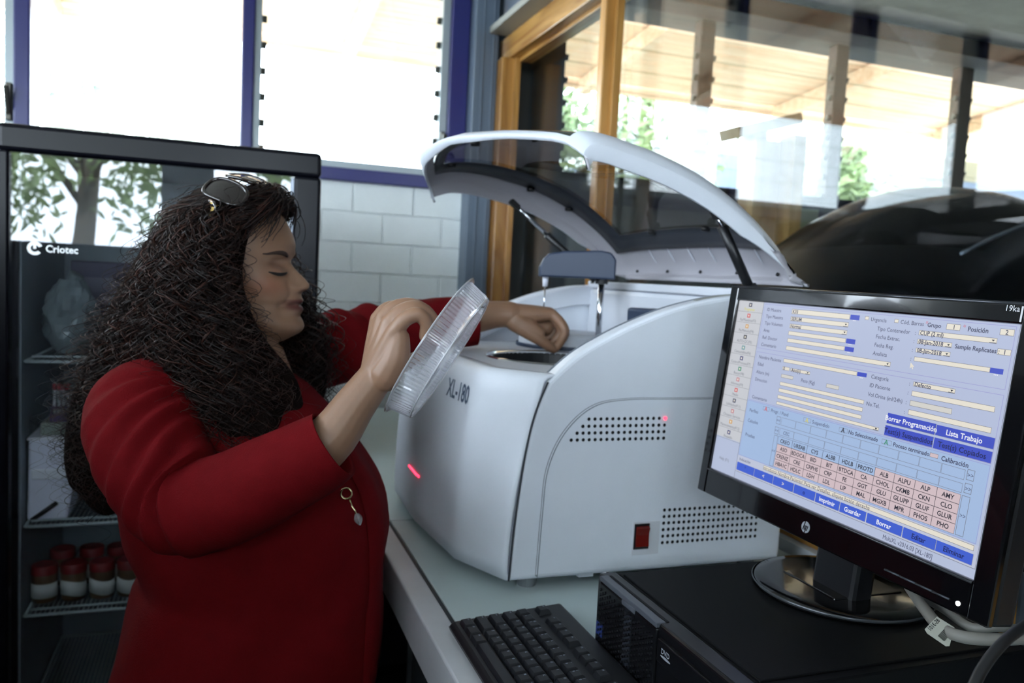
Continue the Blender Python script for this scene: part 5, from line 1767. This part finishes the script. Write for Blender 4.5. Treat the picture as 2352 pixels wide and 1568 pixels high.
# curls
def strands(n, seed, mats, name, curl, thick, spread, keys, wl=(0.042, 0.070), start=0.0, npt=110):
    rs = random.Random(seed)
    V, Fc, MI = [], [], []
    for s_ in range(n):
        a, b2 = rs.choice(keys)
        f = rs.random()
        pa, pb = GPATH[a], GPATH[b2]
        st = start*rs.random()
        end = rs.uniform(0.72, 1.0)
        off = Vector((rs.gauss(0, 1), rs.gauss(0, 1), rs.gauss(0, 1)))
        ph = rs.uniform(0, 6.28)
        wl_ = rs.uniform(*wl)
        cu = curl*rs.uniform(0.6, 1.4)
        th = thick*rs.uniform(0.6, 1.3)
        hand = rs.choice((-1, 1))
        L = 0.0
        pts = []
        prevp = None
        for i in range(npt):
            t = st+(end-st)*i/(npt-1)
            k = t*(NG-1)
            j = min(int(k), NG-2)
            g = k-j
            c = (pa[j]*(1-g)+pa[j+1]*g)*(1-f)+(pb[j]*(1-g)+pb[j+1]*g)*f
            if prevp is not None:
                L += (c-prevp).length
            prevp = c
            ramp = min(1.0, t*4+0.25)
            c = c+off*(spread*(0.35+0.65*min(1, t*2.2)))
            amp = cu*min(1.0, t*3)*1.0
            an_ = ph+hand*L/wl_*6.283
            pts.append(c+rgt*(amp*math.cos(an_))+fwd*(amp*math.sin(an_))+upv*(amp*0.3*math.sin(an_*0.5)))
        k0 = len(V)
        prev = Vector((0.3, 1, 0.2))
        for i, p in enumerate(pts):
            t = (pts[min(i+1, npt-1)]-pts[max(i-1, 0)]).normalized()
            u_ = (prev-t*prev.dot(t))
            if u_.length < 1e-6:
                u_ = t.orthogonal()
            u_.normalize()
            v_ = t.cross(u_)
            prev = u_
            r = th*(1-0.75*(i/(npt-1))**2)
            for q in range(3):
                an_ = q*2.094
                V.append(p+(u_*math.cos(an_)+v_*math.sin(an_))*r)
        mi = rs.randrange(len(mats))
        for i in range(npt-1):
            for q in range(3):
                Fc.append((k0+i*3+q, k0+i*3+(q+1) % 3, k0+(i+1)*3+(q+1) % 3, k0+(i+1)*3+q))
                MI.append(mi)
    me = bpy.data.meshes.new(name)
    me.from_pydata([tuple(v) for v in V], [], Fc)
    me.polygons.foreach_set('material_index', MI)
    me.polygons.foreach_set('use_smooth', [True]*len(Fc))
    for m in mats:
        me.materials.append(m)
    o = link(name, me, None, hob)
    o['kind'] = 'stuff'
    return o
NG = 24
GPATH = {k: gpath(k, NG) for k in GP}
# push the guides out to the surface of the mass, towards the camera for the near side
near = {'a': .020, 'b': .030, 'c': .034, 'd': .034, 'e': .030, 'f': .014, 'g': -.01, 'h': -.01, 'i': .0}
GPATH = {k: [p-fwd*(near[k]*min(1, i/4)) for i, p in enumerate(v)] for k, v in GPATH.items()}
hm = [mat('curl_black', rgb(20, 13, 12), 0.45, spec=0.35), mat('curl_brown', rgb(34, 21, 17), 0.45, spec=0.35), mat('curl_auburn', rgb(54, 30, 22), 0.45, spec=0.35), mat('curl_dark', rgb(28, 18, 16), 0.45, spec=0.35)]
kn = [('a', 'b'), ('b', 'c'), ('c', 'd'), ('d', 'e'), ('e', 'f'), ('f', 'g')]
strands(950, 5, hm, 'hair_curls', 0.0115, 0.0013, 0.012, kn+[('d', 'e'), ('c', 'd')])
strands(300, 6, hm, 'hair_curls', 0.0115, 0.0012, 0.016, [('h', 'i'), ('h', 'i'), ('i', 'i')])
strands(480, 8, hm, 'hair_frizz', 0.015, 0.00045, 0.026, kn+[('e', 'f'), ('f', 'g'), ('i', 'i')], wl=(0.03, 0.05), start=0.3)

# hair combed back from the hairline over the skull
def skull_pt(z, th, off):
    xf, xb, w_ = interp(T_FRONT, z), interp(T_BACK, z), interp(T_WID, z)
    xc = head_xc(xf, xb, z)
    c_, s_ = math.cos(th), math.sin(th)
    a = (xf-xc) if c_ > 0 else (xc-xb)
    q = (c_*c_+s_*s_)**-0.5
    x, y = xc+a*q*c_, w_*q*s_
    L = math.hypot(x-xc, y)
    lift = off*max(0.0, (z-40)/75)
    return HP(x+(x-xc)/L*off, y+y/L*off, z+lift)
def combed(n, seed):
    rs = random.Random(seed)
    V, Fc, MI = [], [], []
    npt = 44
    for s_ in range(n):
        sd = -1 if rs.random() < 0.72 else 1
        z0 = rs.uniform(-45, 110)
        hl = 28 if z0 < 0 else (28+z0*0.15 if z0 < 40 else 34+(z0-40)*0.62)
        xf = interp(T_FRONT, z0)
        th0 = math.acos(max(-1, min(1, (hl+4)/(xf+4))))*rs.uniform(0.92, 1.05)
        sweep = rs.uniform(0.7, 2.5)
        fall = rs.uniform(10, 70)*(0.4+0.6*(z0/110))
        ph, wl_, amp = rs.uniform(0, 6.28), rs.uniform(9, 16), rs.uniform(1.5, 5)
        of0 = rs.uniform(11, 25)
        pts = []
        for i in range(npt):
            t = i/(npt-1)
            z = z0-fall*t*t+amp*math.cos(ph+t*wl_)*t
            pts.append(skull_pt(max(-60, min(112, z)), sd*(th0+sweep*t), (3+of0*min(1, t*5))+amp*math.sin(ph+t*wl_)*min(1, t*3)))
        k0 = len(V)
        prev = Zv
        for i, p in enumerate(pts):
            t = (pts[min(i+1, npt-1)]-pts[max(i-1, 0)]).normalized()
            u_ = (prev-t*prev.dot(t))
            if u_.length < 1e-6:
                u_ = t.orthogonal()
            u_.normalize()
            v_ = t.cross(u_)
            prev = u_
            r = 0.0011*(1-0.6*(i/(npt-1))**2)
            V.extend(p+(u_*math.cos(q*2.094)+v_*math.sin(q*2.094))*r for q in range(3))
        mi = rs.randrange(4)
        for i in range(npt-1):
            for q in range(3):
                Fc.append((k0+i*3+q, k0+i*3+(q+1) % 3, k0+(i+1)*3+(q+1) % 3, k0+(i+1)*3+q))
                MI.append(mi)
    me = bpy.data.meshes.new('combed_hair')
    me.from_pydata([tuple(v) for v in V], [], Fc)
    me.polygons.foreach_set('material_index', MI)
    me.polygons.foreach_set('use_smooth', [True]*len(Fc))
    for m in hm:
        me.materials.append(m)
    link('combed_hair', me, None, hob)['kind'] = 'stuff'
combed(1500, 31)

# ------------------------------------------------------------------ sunglasses pushed up into the hair
sg_ = thing('sunglasses', 'dark brown sunglasses pushed up into the woman hair', 'sunglasses', P(520, 480, 1.19))
m_fr = mat('tortoise_frame', rgb(26, 18, 16), 0.12, coat=0.6, var=0.5, vscale=60)
m_lens = mat('smoked_lens', rgb(28, 23, 22), 0.05, coat=1.0)
def lens(c, u_, v_, hw, hh, nrm_):
    out = []
    for k in range(40):
        a = 2*math.pi*k/40
        q = (abs(math.cos(a))**2.8+abs(math.sin(a))**2.8)**(-1/2.8)
        x, y = hw*q*math.cos(a), hh*q*math.sin(a)
        out.append((x, y))
    bulge = lambda x, y: nrm_*(0.006*(1-(x/hw)**2)+0.002*(1-(y/hh)**2))
    ring_ = [c+u_*x+v_*y+bulge(x, y) for x, y in out]
    rows_ = [[c+(u_*x+v_*y)*f+bulge(x*f, y*f) for x, y in out] for f in (0.05, 0.35, 0.65, 0.98)]
    return ring_, rows_
def add_lens(c, u_, v_, hw, hh, n_):
    r_, rows_ = lens(c, u_, v_, hw, hh, n_)
    MB().tube(r_+[r_[0], r_[1]], 0.0032, 8, caps=False).build('lens_rim', m_fr, sg_, smooth=True)
    MB().grid(rows_, cv=True).build('lens', m_lens, sg_, smooth=True)
c1 = P(519, 444, 1.160)
u1 = (P(566, 468, 1.185)-P(474, 430, 1.195)).normalized()
n1 = (-fwd*0.80+upv*0.55+rgt*0.12).normalized()
u1 = (u1-n1*u1.dot(n1)).normalized()
v1 = n1.cross(u1)
add_lens(c1, u1, v1, 0.0310, 0.0200, n1)
c2 = P(566, 417, 1.245)
n2 = (-fwd*0.30+upv*0.92+rgt*0.25).normalized()
u2 = (P(594, 438, 1.262)-P(528, 404, 1.262)).normalized()
u2 = (u2-n2*u2.dot(n2)).normalized()
add_lens(c2, u2, n2.cross(u2), 0.0300, 0.0195, n2)
MB().tube([c1+v1*0.018+u1*0.004, (c1+c2)/2+upv*0.004, c2-n2.cross(u2)*0.019], [0.0028, 0.0024, 0.0028], 8).build('bridge', m_fr, sg_, smooth=True)
tp = [P(478, 462, 1.158), P(494, 474, 1.136), P(486, 505, 1.145), P(470, 560, 1.165), P(455, 600, 1.185)]
MB().tube([Vector(a) for a in arc_pts([tuple(p) for p in tp], 5)], 0.0052, 8, flat=0.35).build('temple', m_fr, sg_, smooth=True)
gb = MB()
p0, p1 = P(483, 465, 1.142), P(507, 474, 1.142)
gb.tube([p0, p1], 0.0014, 6)
put_text(gb, 'Tomasi', P(484, 503, 1.136), (P(491, 478, 1.136)-P(484, 503, 1.136)).normalized(), (P(470, 498, 1.136)-P(484, 503, 1.136)).normalized(), 0.007, width=0.017)
gb.build('gold_hinge', mat('gold', rgb(200, 170, 100), 0.25, 1.0), sg_, fix=False)

# ------------------------------------------------------------------ clear ribbed tray held up
TC = P(988, 792, 1.035)
phi = math.radians(1.5)
tax = (rgt*(0.838*math.cos(phi))-upv*(0.548*math.cos(phi))-fwd*math.sin(phi)).normalized()
ty = thing('clear_plastic_tray', 'round clear ribbed plastic tray held up in the woman hand', 'tray', TC)
m_tray = clear('clear_ribbed_plastic', (0.93, 0.93, 0.95, 1), ior=1.5, rough=0.06, white=0.30, wcol=(0.80, 0.80, 0.86, 1))
NR = 384
def rib(i, j):
    return 1+(0.012 if (j % 4) < 2 else -0.006)*(1 if 2 <= i <= 7 else 0)
MB().lathe([(0.1010, 0.0), (0.1010, 0.0015), (0.0955, 0.002), (0.0950, 0.004), (0.0942, 0.009), (0.0932, 0.014), (0.0922, 0.019), (0.0912, 0.026), (0.0905, 0.030)], TC, NR, axis=tax, rfun=rib).build('ribbed_wall', m_tray, ty, fix=False)
MB().lathe([(0.0905, 0.030), (0.080, 0.0305), (0.076, 0.026), (0.02, 0.026), (0.0, 0.026)], TC, 96, axis=tax).build('tray_floor', m_tray, ty, fix=False, smooth=True)
MB().lathe([(0.1000, -0.0008), (0.1028, 0.0), (0.1000, 0.0012)], TC, 128, axis=tax).build('rim_bead', clear('tray_bead', (0.9, 0.9, 0.92, 1), white=0.5, rough=0.1), ty, fix=False, smooth=True)
MB().lathe([(0.0895, 0.0295), (0.0915, 0.0305), (0.0895, 0.0318)], TC, 128, axis=tax).build('floor_bead', MATS['tray_bead'], ty, fix=False, smooth=True)
# ------------------------------------------------------------------ pendant on the blazer
pd = thing('gold_pendant', 'gold ring with a crystal drop hanging on the blazer front', 'pendant', P(800, 1150, 1.05))
PD = 1.075
rc = P(795, 1133, PD)
cr_ = [rc+(rgt*math.cos(2*math.pi*k/24)+upv*math.sin(2*math.pi*k/24))*0.0072 for k in range(26)]
MB().tube(cr_, 0.0013, 8, caps=False).build('gold_ring', mat('pale_gold', rgb(214, 196, 150), 0.22, 1.0), pd, smooth=True)
MB().tube([P(803, 1147, PD), P(808, 1162, PD-.002), P(815, 1172, PD-.003), P(818, 1180, PD-.003)], 0.0012, 6).build('link_chain', MATS['pale_gold'], pd, smooth=True)
MB().lathe([(0.001, 0), (0.0055, 0.006), (0.0062, 0.010), (0.003, 0.016), (0.0, 0.017)], P(827, 1206, PD-.004), 10, axis=(P(820, 1180, PD)-P(827, 1206, PD))).build('crystal_drop', clear('crystal', (0.8, 0.78, 0.76, 1), ior=1.9, white=0.15), pd)
